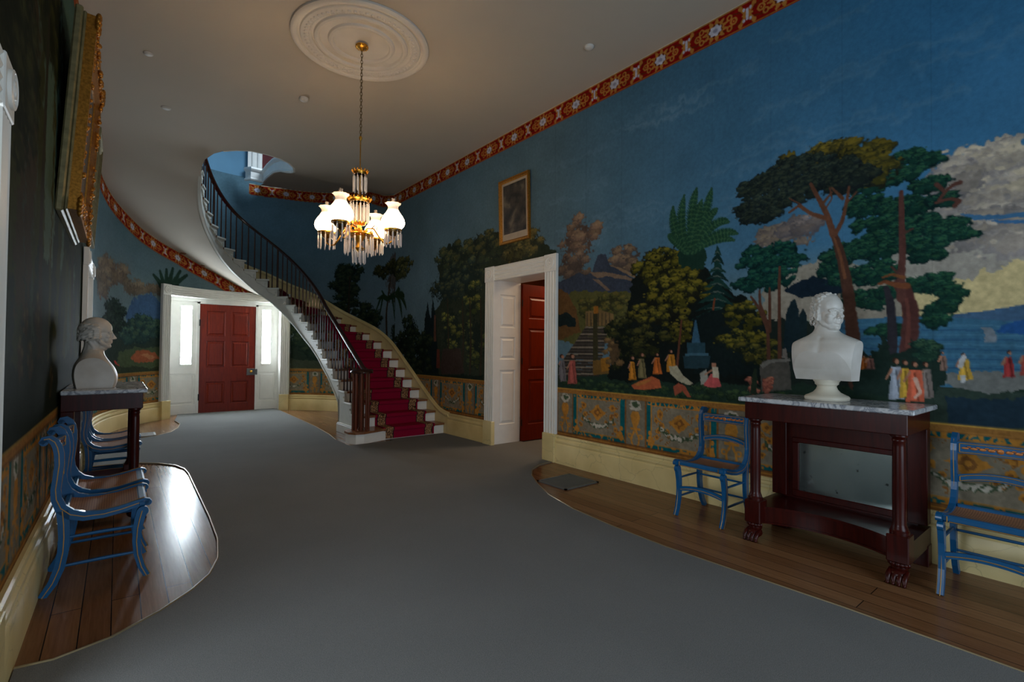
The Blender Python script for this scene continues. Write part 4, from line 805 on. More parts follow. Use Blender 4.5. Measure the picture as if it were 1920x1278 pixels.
# ---------- right wall
GAIN=1.0
cv=Canvas(-.4,9.32,.34,4.62,.005)
SKYT=np.array((52,112,156.)); SKYM=np.array((72,124,160.)); SKYB=np.array((150,146,128.)); 
f=np.clip((cv.Z-1.6)/2.8,0,1)[:,None,None]; side=np.clip((cv.S-.8)/3.8,0,1)[None,:,None]; far=np.clip((cv.S-4)/5,0,1)[None,:,None]
sky=SKYM*(1-f)+SKYT*f; sky=sky*(1-.70*side)+(np.array((98,112,114.))*(1-far)+np.array((124,136,136.))*far)*(.70*side)  # sky paint greyed along the wall for the lamplight, lifted where less light falls
low=np.clip((2.3-cv.Z)/.9,0,1)[:,None,None]*np.clip((3.2-cv.S)/1.6,0,1)[None,:,None]; sky=sky*(1-low)+np.array((176,162,126.))*low
cv.c[:]=sky*(1+.05*cv.nl[...,None]+.03*cv.n1[...,None]+.03*cv.nf[...,None])
for i in range(24):
    a=RNG.uniform(0,4.5); z=RNG.uniform(2.6,4.3); w=cv.win(a-.5,a+.5,z-.1,z+.1); cv.put(w,np.clip(.35-np.abs(cv.n1[w]+.2*cv.nf[w]+(cv.Z[w[0]][:,None]-z)*8),0,1)*.7,(118,150,172),.04)
cv.run(MURAL)
cv.c[:,(np.abs(((cv.S-.3+.27)%.54)-.27)<.0035)]*=.93      # seams between the printed drops of paper
cv.dado(-.4,9.32,4.41,1.07,1)
cv.frieze(lambda q:ZC,.245,phase=2.43)
Sx=np.concatenate([[-2.6,-1.5,-.8,-.4],np.arange(-.2,3.2,.0065),np.arange(3.2,9.3,.011),[9.3]]); Zx=np.concatenate([[0,.2],np.arange(.35,4.6,.0085),[4.6]])
wallgrid('wall_right',Sx,Zx,lambda q:(XR,q),cv,hole=[(4.72,5.93,-1,2.46)])
# ---------- curved end wall and left wall
ca=Canvas(0,ELEN+12.0,.34,5.3,.011)
fz=np.clip((ca.Z-1.5)/2.6,0,1)[:,None,None]; kk=np.clip(ca.S/1.6,0,1)[None,:,None]; f2=np.clip((ca.Z-1.6)/2.8,0,1)[:,None,None]; ca.c[:]=((SKYM*(1-f2)+SKYT*f2)*.30+np.array((124,136,136.))*.70)*(1-kk)+(np.array((104,118,120.))*(1-fz)+np.array((92,122,134.))*fz)*kk; ca.c*=(1+.06*ca.nl[...,None]+.04*ca.n1[...,None])  # carries over the grey painted in to make up for weak light here
w=ca.win(6.0,10.0,2.2,3.6); ca.put(w,np.clip(.5+ca.nl[w],0,1)*.25,(96,104,108),.04)
# left wall: tall weathered trees on a grey-green ground
L0=ELEN
ca.poly((46,54,50),.1,[(L0+.4,.34),(L0+.4,1.5),(L0+1.2,1.7),(L0+2.5,1.9),(L0+12,2.1),(L0+12,.34)])
for i in range(90):
    a=L0+RNG.uniform(1.0,11.5); wd_=RNG.uniform(.08,.3); z0=RNG.uniform(1.0,2.0); z1=RNG.uniform(2.4,4.0); c=[(58,64,44),(76,74,52),(40,50,44),(70,80,78),(66,68,40),(72,60,46)][RNG.randint(6)]
    ca.poly(c,.16,[(a-wd_/2,z0),(a+wd_/2,z0),(a+wd_*.4,z1),(a-wd_*.4,z1)])
for i in range(16):
    a=L0+RNG.uniform(1.5,11); ca.foliage([(38,44,34),(54,58,40),(70,72,46)],.16,14,(a,RNG.uniform(2.2,3.6),.5,.45))
for a in (L0+5.2,L0+7.4,L0+3.1): ca.line((58,52,44),[(a,1.0),(a+.1,2.2),(a,3.4)],.22,.1)
for i in range(6): ca.foliage([(56,58,44),(74,72,50),(88,82,58)],.12,8,(L0+RNG.uniform(5.5,8),RNG.uniform(1.9,3.0),.12,.3))
ca.poly((38,46,42),.06,[(L0+.6,.95),(L0+12,.95),(L0+12,1.35),(L0+.6,1.3)])
for i in range(8): a=L0+RNG.uniform(3,8); ca.foliage([(70,58,44),(86,72,54),(98,84,62)],.05,5,(a,RNG.uniform(1.1,1.7),.08,.14))
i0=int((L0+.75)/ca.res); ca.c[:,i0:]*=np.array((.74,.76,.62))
ca.run(MURAL_APSE)
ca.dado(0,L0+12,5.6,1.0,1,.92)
SOF_U=[4.075,4.759,5.519,6.396,6.937,7.482,7.953,8.35,ELEN,ELEN+.3,ELEN+.7]; SOF_Z=[2.698,3.051,3.36,3.608,3.789,3.945,4.091,4.25,4.42,4.54,4.6]
def sofz(u): return float(np.interp(u,SOF_U,SOF_Z))
ca.frieze(sofz,.25,4.0,ELEN+12,phase=.2)
ZB_U=[0,.138,.54,1.019,1.779,2.264,2.811,3.424,4.154,5]; ZB_Z=[4.6,4.6,4.681,4.858,4.968,5.008,5.062,5.124,5.153,5.16]
def zback(u): return float(np.interp(u,ZB_U,ZB_Z))
m_=ca.c.copy(); ca.frieze(zback,.245,-.01,4.12,phase=.35)
UD0,UD1=3.20,5.92            # span of the front door casing along the curve
Sx=np.concatenate([np.arange(0,4.2,.016),np.arange(4.2,ELEN,.012),[ELEN]]); Zx=np.concatenate([[0,.2],np.arange(.35,5.3,.012)])
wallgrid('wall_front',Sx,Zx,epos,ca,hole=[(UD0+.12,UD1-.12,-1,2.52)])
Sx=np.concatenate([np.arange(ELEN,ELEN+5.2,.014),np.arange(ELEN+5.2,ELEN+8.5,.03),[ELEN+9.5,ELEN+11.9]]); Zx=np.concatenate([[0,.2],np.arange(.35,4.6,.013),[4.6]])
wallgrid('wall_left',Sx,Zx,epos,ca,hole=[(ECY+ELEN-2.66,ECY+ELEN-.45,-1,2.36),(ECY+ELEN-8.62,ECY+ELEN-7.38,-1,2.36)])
# upper stair hall: continues the curved wall above
mb=MB(); US=np.linspace(0,ELEN,70); path=[(*epos(u),0) for u in US]; mb.sweep([(x,y,5.28) for x,y,_ in path],[(*enorm(u),0) for u in US],(0,0,1),[(0,0),(0,2.6)],caps=False)
mb.add([(XR,9.3,4.6),(XR,7.2,4.6),(XR,7.2,7.9),(XR,9.3,7.9)],[(0,1,2,3)]); mb.add([(-.3,9.3,4.6),(-.33,7.2,4.6),(-.33,7.2,7.9),(-.3,9.3,7.9)],[(0,1,2,3)]); mb.add([(XR,7.2,4.6),(-.33,7.2,4.6),(-.33,7.2,7.9),(XR,7.2,7.9)],[(0,1,2,3)])
struct(mb.build('wall_upper_stair_hall',M['upper_wall'],smooth=30))
mb=MB(); mb.add([(-.6,7,7.88),(4.7,7,7.88),(4.7,12.7,7.88),(-.6,12.7,7.88)],[(0,1,2,3)]); struct(mb.build('ceiling_upper_stair_hall',M['ceiling']))
# back wall (behind the camera) with an unseen doorway, widened to let in ambient light, and its threshold outside
mb=MB(); mb.box(-.6,.5,-2.75,-2.6,0,4.6); mb.box(3.5,4.5,-2.75,-2.6,0,4.6); mb.box(.5,3.5,-2.75,-2.6,2.8,4.6); struct(mb.build('wall_back',M['upper_wall']))
# ---------- floor
mb=MB(); mb.add([(-.6,-2.75,0),(4.6,-2.75,0),(4.6,12.8,0),(-.6,12.8,0)],[(0,1,2,3)]); struct(mb.build('floor',M['boards']))
# carpet: one fitted piece, cut round the bare boards
def arc(pts): return pts
out=[(LX(3.05)+.05,3.05),(-.2,3.03),(0,3.09),(.2,3.24),(.36,3.41),(.47,3.58),(.55,3.82),(.60,4.2),(.62,4.76),(.645,6.57),(.63,6.85),(.56,7.12),(.42,7.34),(.24,7.5),(-.02,7.58),(LX(7.6)+.04,7.6)]
out+=[(LX(9.45)+.04,9.42),(0,9.44),(.28,9.52),(.52,9.68),(.72,9.95),(.85,10.4),(.92,10.9),(.88,11.45),(.98,12.2),(1.0,12.47),(2.86,12.47),(2.9,12.3)]
out+=[(2.86,10.6),(2.82,9.2),(2.74,8.2),(2.66,7.66),(2.66,7.1),(3.36,7.1),(3.36,7.24),(4.33,7.24),(4.36,5.93),(4.9,5.93),(4.9,4.78),(4.36,4.78),(4.34,4.58),(4.1,4.55),(3.86,4.42),(3.68,4.22),(3.5,3.92),(3.32,3.55),(3.2,3.1),(3.14,2.6),(3.12,2.1),(3.14,1.6),(3.17,1.0),(3.17,.2),(3.1,-.8),(3.0,-2.6),(LX(-2.6)+.05,-2.6)]
bm=bmesh.new(); vs=[bm.verts.new((x,y,.012)) for x,y in out]; fc=bm.faces.new(vs); bmesh.ops.triangulate(bm,faces=[fc]); g=bmesh.ops.extrude_face_region(bm,geom=bm.faces[:]); 
for v in g['geom']:
    if isinstance(v,bmesh.types.BMVert): v.co.z=.0005
bmesh.ops.recalc_face_normals(bm,faces=bm.faces); me=bpy.data.meshes.new('carpet'); bm.to_mesh(me); bm.free(); me.materials.append(M['carpet']); carpet=bpy.data.objects.new('carpet',me); COL.objects.link(carpet); tag(carpet,'large flat grey fitted carpet covering the middle of the hall floor','carpet')
mb=MB(); mb.tube([(x+.0,y,.012) for x,y in out[:16]],.007,6); mb.tube([(x,y,.012) for x,y in out[17:24]],.007,6); mb.tube([(x,y,.012) for x,y in out[39:-1]],.005,6); mb.tube([(x,y,.012) for x,y in out[27:32]],.005,6); mb.build('edge_binding',simple('pale_carpet_edge',(150,132,98),.3,.5),carpet,smooth=True)
# ---------- ceiling with the open stair well
SIA,SIB=1.0,1.75; _ix=2.0+SIA*np.cos(_t); _iy=9.3+SIB*np.sin(_t); _is=np.concatenate([[0],np.cumsum(np.hypot(np.diff(_ix),np.diff(_iy)))])
def inner(n):
    if n<8: return Vector((3.0,7.3+(n-1)*(2.09/7),0))
    s=.09+(n-8)*.217
    if s>_is[-1]: return Vector((1.0,9.3-(s-_is[-1]),0))
    t=float(np.interp(s,_is,_t)); return Vector((2.0+SIA*math.cos(t),9.3+SIB*math.sin(t),0))
SIL=[(1,.0),(5.1,0),(5.16,.50),(5.8,.64),(7,.90),(8.9,1.20),(11.7,1.62),(13.2,1.90),(15.5,2.33),(16.8,2.53),(18.3,2.81),(20.2,3.14),(21.8,3.43),(24,3.74),(25.4,3.92),(26.3,4.05),(27.3,4.20),(28.2,4.35)]
def slow(n): return float(np.interp(n,[q[0] for q in SIL],[q[1] for q in SIL]))
def ai(n): p=inner(n); return (p.x,p.y,slow(n))
def bo(n): u=.07+(n-8)*.455; return (*epos(u),sofz(u))
A3=[ai(24.6),ai(25.2),ai(25.9),ai(26.6),ai(27.2),(.985,9.2,4.27),(1.02,9.07,4.38),(1.13,9.0,4.48),(1.25,8.93,4.53),(1.42,8.87,4.57),(1.62,8.83,4.6),(1.86,8.82,4.6),(2.08,8.87,4.6),(2.26,9.0,4.6),(2.39,9.18,4.6),(2.46,9.42,4.61),(2.46,9.6,4.64),(2.42,9.8,4.69),(2.38,10.1,4.79),(2.38,10.6,4.90),(2.42,11.3,5.0),(2.48,12.0,5.09)]
B3=[bo(24.6),bo(25.2),bo(25.9),bo(26.6),bo(27.0),(*epos(ELEN+.2),sofz(ELEN+.2)),(*epos(ELEN+.4),sofz(ELEN+.4)),(*epos(ELEN+.9),4.6),(-.2,7.6,4.6),(.4,7.2,4.6),(1.0,7.0,4.6),(1.6,7.0,4.6),(2.2,7.0,4.6),(2.9,7.0,4.6),(3.6,7.2,4.6),(4.39,8.2,4.6),(4.39,9.3,4.6),(*epos(.54),zback(.54)),(*epos(1.02),zback(1.02)),(*epos(1.8),zback(1.8)),(*epos(2.8),zback(2.8)),(*epos(3.9),zback(3.9))]
def ruled(mb,A,B,sub=14,ease=True,n=1):
    vs=[];m=len(A)
    for i in range(m):
        a=Vector(A[i]);b=Vector(B[i])
        for k in range(sub+1):
            f=k/sub; p=a.lerp(b,f); vs.append(p)
    fs=[(i*(sub+1)+k,i*(sub+1)+k+1,(i+1)*(sub+1)+k+1,(i+1)*(sub+1)+k) for i in range(m-1) for k in range(sub)]; mb.add(vs,fs)
mb=MB(); ruled(mb,A3,B3,12)
mb.add([(-.6,-2.75,4.6),(4.6,-2.75,4.6),(4.6,7.0,4.6),(-.6,7.0,4.6)],[(0,1,2,3)])
mb.add([(-.6,7.0,4.6),(1.0,7.0,4.6),(.4,7.2,4.6),(-.2,7.6,4.6),(LX(8.4),8.4,4.6),(-.6,8.4,4.6)],[(0,1,2,3,4,5)]); mb.add([(2.9,7,4.6),(4.6,7,4.6),(4.6,8.2,4.6),(4.39,8.2,4.6),(3.6,7.2,4.6)],[(0,1,2,3,4)])
ceil=struct(mb.build('ceiling',M['ceiling'],smooth=50))
# fascia round the well and upper floor
mb=MB(); fa=[Vector(q) for q in A3[8:]]; n=len(fa); nr=[]
for i in range(n):
    d=(fa[min(i+1,n-1)]-fa[max(i-1,0)]); d.z=0; d.normalize(); nr.append((d.y*-1,d.x,0))
for k in nr: pass
prof=[(0,0),(.03,.0),(.045,.03),(.03,.06),(.02,.07),(.02,.20),(.04,.22),(.055,.26),(.04,.30),(0,.30)]
mb.sweep([tuple(q) for q in fa],nr,(0,0,1),prof,closed=True)
mb.sweep([(2.50,12.02,5.09),(2.22,12.06,5.11),(2.16,12.2,5.12)],[(0,-1,0),(0,-1,0),(-1,0,0)],(0,0,1),prof,closed=True)
tr=struct(mb.build('trim_1',M['white_trim'],smooth=35))
mb=MB(); mb.add([tuple(q+Vector((0,0,.3))) for q in fa]+[(4.4,12.0,5.4),(4.4,7.2,4.92),(1.2,7.2,4.92)],[tuple(range(n+3))]); struct(mb.build('floor_upper_landing',M['boards']))
# window of the upper stair hall above the landing: white casing and a dark red shutter
mb=MB()
def epanel(mb,u0,u1,z0,z1,off0,off1,n=6):
    us=np.linspace(u0,u1,n); mb.sweep([(*epos(u),z0) for u in us],[(*enorm(u),0) for u in us],(0,0,1),[(off0,0),(off1,0),(off1,z1-z0),(off0,z1-z0)],closed=True)
epanel(mb,3.86,4.16,5.42,7.4,0,.07); epanel(mb,3.90,3.95,5.42,7.4,.07,.085); epanel(mb,4.02,4.07,5.42,7.4,.07,.085); epanel(mb,2.6,4.2,5.36,5.44,0,.1)
w2=struct(mb.build('window_1',M['white_trim'],smooth=30)); mb=MB(); epanel(mb,2.8,3.86,5.44,7.4,0,.03); mb.build('shutter',simple('dark_red_shutter',(92,34,34),.5),w2)
# ---------------------------------------------------------------- door casings, doors
def fluteprof(w,d=.035):
    """across the width: (out, along)"""
    p=[(0,0),(d,0),(d+.008,.006),(d,.018),(d-.014,.024)]
    k=3; a0=.03; a1=w-.03; st=(a1-a0)/k
    for i in range(k):
        c=a0+st*(i+.5); p+=[(d-.014,c-st*.42),(d+.002,c-st*.30),(d+.008,c),(d+.002,c+st*.30),(d-.014,c+st*.42)]
    p+=[(d-.014,w-.024),(d,w-.018),(d+.008,w-.006),(d,w),(0,w)]; return p
def corner_block(mb,c,n,al,w,d=.05):
    """square block centred at c with turned roundel; n out, al along wall"""
    n=Vector(n);al=Vector(al);up=Vector((0,0,1)); Mx=Matrix((al,up,n)).transposed().to_4x4(); Mx.translation=Vector(c)
    mb.bbox(-w/2,w/2,-w/2,w/2,0,d,.005,M=Mx); prof=[(w*.36,0),(w*.36,.012),(w*.30,.016),(w*.27,.006),(w*.20,.006),(w*.17,.016),(w*.12,.014),(w*.08,.004),(w*.05,.012),(0,.014)]
    T=Mx@Matrix.Translation((0,0,d)); vs=MB(); vs.lathe(prof,(0,0,0),20); mb.add([T@Vector(v) for v in vs.v],vs.f)
def raised_panel(mb,a0,a1,b0,b1,d,e,Mx,depth=.012,mi=0):
    """panel field: sunk margin and raised centre, on the plane z=d of Mx"""
    m=.03; vs=[(a0,b0,d),(a1,b0,d),(a1,b1,d),(a0,b1,d),(a0+.012,b0+.012,d-depth),(a1-.012,b0+.012,d-depth),(a1-.012,b1-.012,d-depth),(a0+.012,b1-.012,d-depth),(a0+m,b0+m,d-depth),(a1-m,b0+m,d-depth),(a1-m,b1-m,d-depth),(a0+m,b1-m,d-depth),(a0+m+.025,b0+m+.025,d-.001),(a1-m-.025,b0+m+.025,d-.001),(a1-m-.025,b1-m-.025,d-.001),(a0+m+.025,b1-m-.025,d-.001)]
    fs=[]
    for r in range(3):
        for k in range(4): fs.append((r*4+k,r*4+(k+1)%4,r*4+4+(k+1)%4,r*4+4+k))
    fs.append((12,13,14,15)); mb.add([Mx@Vector(v) for v in vs],fs,mi)
def panel_leaf(mb,w,h,t,panels,Mx,mi=0):
    """door leaf: local x width, y height, z thickness (front at t); panels list of (a0,a1,b0,b1)"""
    xs=sorted({0,w}|{p[0] for p in panels}|{p[1] for p in panels}); ys=sorted({0,h}|{p[2] for p in panels}|{p[3] for p in panels})
    for side in (t,0):
        for i in range(len(xs)-1):
            for j in range(len(ys)-1):
                cx=(xs[i]+xs[i+1])/2; cy=(ys[j]+ys[j+1])/2
                if any(p[0]<cx<p[1] and p[2]<cy<p[3] for p in panels): continue
                mb.add([Mx@Vector(q) for q in ((xs[i],ys[j],side),(xs[i+1],ys[j],side),(xs[i+1],ys[j+1],side),(xs[i],ys[j+1],side))],[(0,1,2,3)],mi)
        for p in panels:
            if side: raised_panel(mb,*p,t,0,Mx,mi=mi)
            else: raised_panel(mb,*p,0,0,Mx,depth=-.012,mi=mi)
    for q in (((0,0,0),(w,0,0),(w,0,t),(0,0,t)),((0,h,0),(w,h,0),(w,h,t),(0,h,t)),((0,0,0),(0,h,0),(0,h,t),(0,0,t)),((w,0,0),(w,h,0),(w,h,t),(w,0,t))): mb.add([Mx@Vector(v) for v in q],[(0,1,2,3)],mi)
# right doorway (door_1)
Y0,Y1,CW,ZT=4.55,6.10,.215,2.66
d1=struct(empty('door_1',(XR,5.3,0)))
Mi=Matrix.Translation((-XR,-5.3,0))
def cas(y0,y1,ztop,x,nx,parent,name='door_casing',cw=CW,zb=.36):
    mb=MB(); 
    for ya,sg in ((y0,1),(y1,-1)): mb.sweep([(x,ya,zb),(x,ya,ztop-cw)],(nx,0,0),(0,sg,0),fluteprof(cw),closed=True)
    mb.sweep([(x,y0+cw,ztop-cw),(x,y1-cw,ztop-cw)],(nx,0,0),(0,0,1),fluteprof(cw),closed=True)
    corner_block(mb,(x,y0+cw/2,ztop-cw/2),(nx,0,0),(0,1,0),cw+.012); corner_block(mb,(x,y1-cw/2,ztop-cw/2),(nx,0,0),(0,1,0),cw+.012)
    mb.v=[tuple(Vector(v)-Vector(parent.location)) for v in mb.v]; o=mb.build(name,M['white_trim'],parent,smooth=25)
    mb=MB()
    for ya,yb in ((y0-.006,y0+cw+.004),(y1-cw-.004,y1+.006)): mb.bbox(min(x,x+nx*.065),max(x,x+nx*.065),ya,yb,0,zb,.006)
    mb.v=[tuple(Vector(v)-Vector(parent.location)) for v in mb.v]; mb.build('plinth_block',M['skirting'],parent)
cas(Y0,Y1,ZT,XR,-1,d1)
yi0,yi1,zi,dep=Y0+CW-.02,Y1-CW+.02,ZT-CW+.02,.50
loc=Vector(d1.location)
def shift(mb,o): mb.v=[tuple(Vector(v)-Vector(o.location)) for v in mb.v]; return mb
mb=MB(); Mx=Matrix(((1,0,0,XR),(0,0,-1,yi1+.03),(0,1,0,0),(0,0,0,1)))   # x->+X, y->+Z, z->-Y
panel_leaf(mb,dep,zi,.03,[(.10,.40,.30,1.12),(.10,.40,1.28,1.62) ,(.10,.40,1.76,2.26)],Mx)
mb.box(XR,XR+dep,yi0-.03,yi1+.03,zi,zi+.03); mb.box(XR,XR+dep,yi0-.03,yi0,0,zi); shift(mb,d1).build('door_jamb',M['white_trim'],d1)
lw=yi1-yi0-.02; mb=MB(); Mx=Matrix(((1,0,0,XR+dep+.02),(0,0,-1,yi1+.01),(0,1,0,.015),(0,0,0,1)))
s_=lw; panel_leaf(mb,s_,zi-.03,.045,[(.12,s_/2-.05,.25,.95),(s_/2+.05,s_-.12,.25,.95),(.12,s_/2-.05,1.1,1.75),(s_/2+.05,s_-.12,1.1,1.75),(.12,s_/2-.05,1.9,2.25),(s_/2+.05,s_-.12,1.9,2.25)],Mx)
shift(mb,d1).build('door_leaf',M['red_door'],d1); mb=MB()
for z in (.3,1.25,2.15): mb.tube([(XR+dep+.008,yi1-.035,z-.05),(XR+dep+.008,yi1-.035,z+.05)],.009,8)
shift(mb,d1).build('hinge',M['black'],d1)
# small part of the room beyond the doorway
mb=MB(); xa=XR+dep
mb.add([(xa,4.2,0),(xa+3,4.2,0),(xa+3,8.2,0),(xa,8.2,0)],[(0,1,2,3)]); o=struct(mb.build('floor_next_room',M['carpet']))
mb=MB(); mb.add([(xa+2.6,4.2,0),(xa+2.6,8.2,0),(xa+2.6,8.2,4),(xa+2.6,4.2,4)],[(0,1,2,3)]); mb.add([(xa,8.2,0),(xa+2.6,8.2,0),(xa+2.6,8.2,4),(xa,8.2,4)],[(0,1,2,3)]); mb.add([(xa,4.2,0),(xa+2.6,4.2,0),(xa+2.6,4.2,4),(xa,4.2,4)],[(0,1,2,3)])
for ya,yb,za in ((4.2,yi0-.03,0),(yi1+.03,8.2,0),(yi0-.03,yi1+.03,zi+.03)): mb.add([(xa,ya,za),(xa,yb,za),(xa,yb,4),(xa,ya,4)],[(0,1,2,3)])
struct(mb.build('wall_next_room',simple('ochre_room_wall',(170,120,70),.8)))
mb=MB(); mb.add([(xa,4.2,3.5),(xa+3,4.2,3.5),(xa+3,8.2,3.5),(xa,8.2,3.5)],[(0,1,2,3)]); struct(mb.build('ceiling_next_room',M['ceiling']))
# left doorways
d2=struct(empty('door_2',(LX(1.55),1.55,0))); cas(.28,2.82,2.52,LX(1.55)+.0,1,d2,cw=.2)
xl=LX(1.55)
mb=MB(); mb.box(xl-.3,xl,2.64,2.68,0,2.36); mb.box(xl-.3,xl,.42,.46,0,2.36); mb.box(xl-.3,xl,.46,2.64,2.33,2.37); shift(mb,d2).build('door_jamb',M['white_trim'],d2)
mb=MB(); X0=xl-1.5
mb.add([(X0,0,0),(xl-.3,0,0),(xl-.3,3.1,0),(X0,3.1,0)],[(0,1,2,3)]); struct(mb.build('floor_side_room',M['boards']))
mb=MB(); mb.box(X0-.05,X0,0,3.1,0,.5); mb.box(X0-.05,X0,0,3.1,2.5,2.8); mb.box(X0-.05,X0,0,.95,.5,2.5); mb.box(X0-.05,X0,2.15,3.1,.5,2.5); mb.box(X0,xl-.3,3.1,3.15,0,2.8); mb.box(X0,xl-.3,-.05,0,0,2.8)
for ya,yb,za in ((0,.42,0),(2.68,3.1,0),(.42,2.68,2.37)): mb.add([(xl-.3,ya,za),(xl-.3,yb,za),(xl-.3,yb,2.8),(xl-.3,ya,2.8)],[(0,1,2,3)])
struct(mb.build('wall_side_room',simple('pale_side_room_wall',(200,204,200),.8)))
mb=MB(); mb.add([(X0,0,2.8),(xl-.3,0,2.8),(xl-.3,3.1,2.8),(X0,3.1,2.8)],[(0,1,2,3)]); struct(mb.build('ceiling_side_room',M['ceiling']))
d3=struct(empty('door_3',(LX(8.0),8.0,0))); cas(7.22,8.78,2.52,LX(8),1,d3,cw=.19)
mb=MB(); Mx=Matrix(((0,0,1,LX(8)-.05),(1,0,0,7.36),(0,1,0,0),(0,0,0,1))); panel_leaf(mb,1.28,2.37,.045,[(.13,.58,.25,1.0),(.70,1.15,.25,1.0),(.13,.58,1.15,1.7),(.70,1.15,1.15,1.7),(.13,.58,1.85,2.22),(.70,1.15,1.85,2.22)],Mx); shift(mb,d3).build('door_leaf',M['white_trim'],d3)
# ---------------------------------------------------------------- front door: curved casing with sidelights
d4=struct(empty('door_4',(1.93,12.4,0)))
def P3(u,z,off=0): x,y=epos(u); n=enorm(u); return (x+n[0]*off,y+n[1]*off,z)
uL,uR=UD1,UD0; cw=.20; mb=MB()
def along(u): n=enorm(u); return (-n[1],n[0],0)
for u,sg in ((UD0,1),(UD1,-1)):
    a=Vector(along(u+sg*cw/2)); 
    # along direction of increasing u
    d=(Vector(P3(u+.05,0))-Vector(P3(u-.05,0))).normalized()*sg; nn=(*enorm(u+sg*cw/2),0)
    mb.sweep([P3(u,.36),P3(u,2.46)],nn,tuple(d),fluteprof(cw,.05),closed=True)
    c=P3(u+sg*cw/2,2.56); corner_block(mb,c,nn,tuple(d),cw+.012,.065)
us=np.linspace(UD0+cw,UD1-cw,24); mb.sweep([P3(u,2.46) for u in us],[(*enorm(u),0) for u in us],(0,0,1),fluteprof(cw,.05),closed=True)
shift(mb,d4).build('door_casing',M['white_trim'],d4,smooth=25)
mb=MB()
for u in (UD0,UD1-cw): us=np.linspace(u-.005,u+cw+.005,4); mb.sweep([P3(q,0) for q in us],[(*enorm(q),0) for q in us],(0,0,1),[(-.02,0),(.08,0),(.08,.355),(.07,.36),(-.02,.36)],closed=True)
shift(mb,d4).build('plinth_block',M['skirting'],d4)
# flat inner frame at Y=YD
YD=12.50; xa0=P3(UD1-cw,0)[0]; xb0=P3(UD0+cw,0)[0]; ya0=P3(UD1-cw,0)[1]; yb0=P3(UD0+cw,0)[1]
DX0,DX1,DH=1.37,2.46,2.36
mb=MB(); Mf=Matrix(((1,0,0,0),(0,0,-1,YD),(0,1,0,0),(0,0,0,1)))  # x->X, y->Z, z-> -Y
SG=((1.03,1.24,'L'),(2.57,2.76,'R'))
def rect(mb,x0,x1,z0,z1,y=YD): mb.add([(x0,y,z0),(x1,y,z0),(x1,y,z1),(x0,y,z1)],[(0,1,2,3)])
for x0,x1 in ((xa0-.02,DX0),(DX1,xb0+.02)):
    g0,g1=(1.04,1.23) if x0<1.5 else (2.60,2.78)
    # bottom panel and stiles round the glass
    panel_leaf(mb,x1-x0,.98,.02,[(.06,x1-x0-.07,.2,.86)],Mf@Matrix.Translation((x0,0,0)))
    mb.box(x0,g0,YD-.02,YD+.04,.98,2.46); mb.box(g1,x1,YD-.02,YD+.04,.98,2.46); mb.box(g0,g1,YD-.02,YD+.04,.98,1.06); mb.box(g0,g1,YD-.02,YD+.04,2.30,2.46)
    mb.box(g0-.02,g1+.02,YD-.035,YD-.02,1.03,1.06); 
    for z in (1.42,1.80): pass
mb.box(DX0,DX1,YD-.02,YD+.04,DH,2.47); mb.box(xa0,xb0,YD-.05,YD-.02,2.40,2.47)
mb.box(DX0-.045,DX0,YD-.045,YD,0,DH+.04); mb.box(DX1,DX1+.045,YD-.045,YD,0,DH+.04); mb.box(DX0-.045,DX1+.045,YD-.045,YD,DH,DH+.045)
# reveals joining the flat frame to the curved casing
mb.add([(xa0,ya0,0),(xa0,YD,0),(xa0,YD,2.47),(xa0,ya0,2.47)],[(0,1,2,3)]); mb.add([(xb0,yb0,0),(xb0,YD,0),(xb0,YD,2.47),(xb0,yb0,2.47)],[(0,1,2,3)])
us=np.linspace(UD1-cw,UD0+cw,16); vs=[P3(u,2.47) for u in us]+[(P3(u,2.47)[0],YD,2.47) for u in us]; mb.add(vs,[(i,i+1,17+i,16+i) for i in range(15)])
shift(mb,d4).build('sidelight_frame',M['white_trim'],d4)
for k,(g0,g1) in enumerate(((1.04,1.23),(2.60,2.78))):
    mb=MB(); mb.box(g0,g1,YD+.015,YD+.022,1.06,2.30); shift(mb,d4).build('sidelight_pane',M['window_glow'],d4)
lw=DX1-DX0; mb=MB(); Mx=Mf@Matrix.Translation((DX0,.012,-.02)); c=lw/2
panel_leaf(mb,lw,DH-.015,.05,[(.13,c-.06,.17,.66),(c+.06,lw-.13,.17,.66),(.13,c-.06,.98,1.55),(c+.06,lw-.13,.98,1.55),(.13,c-.06,1.66,2.20),(c+.06,lw-.13,1.66,2.20)],Mx)
leaf=shift(mb,d4).build('door_leaf',M['red_door'],d4)
mb=MB(); mb.bbox(DX1-.17,DX1-.005,YD-.055,YD-.03,.80,.95,.005); mb.bbox(DX1+.005,DX1+.04,YD-.075,YD-.045,.81,.94,.004); shift(mb,d4).build('door_lock',M['iron'],d4)
mb=MB(); mb.lathe([(.012,0),(.012,.03),(.026,.045),(.028,.06),(.018,.075),(0,.078)],(0,0,0),16,M=Matrix(((1,0,0,0),(0,0,-1,0),(0,1,0,0),(0,0,0,1)))); mb.v=[tuple(Vector(v)+Vector((DX1-.095,YD-.055,.885))-Vector(d4.location)) for v in mb.v]; mb.build('door_knob',M['gold'],d4,smooth=True)
mb=MB()
for z in (.35,1.95): mb.bbox(DX0-.012,DX0+.012,YD-.062,YD-.03,z-.07,z+.07,.003)
shift(mb,d4).build('hinge',M['black'],d4)
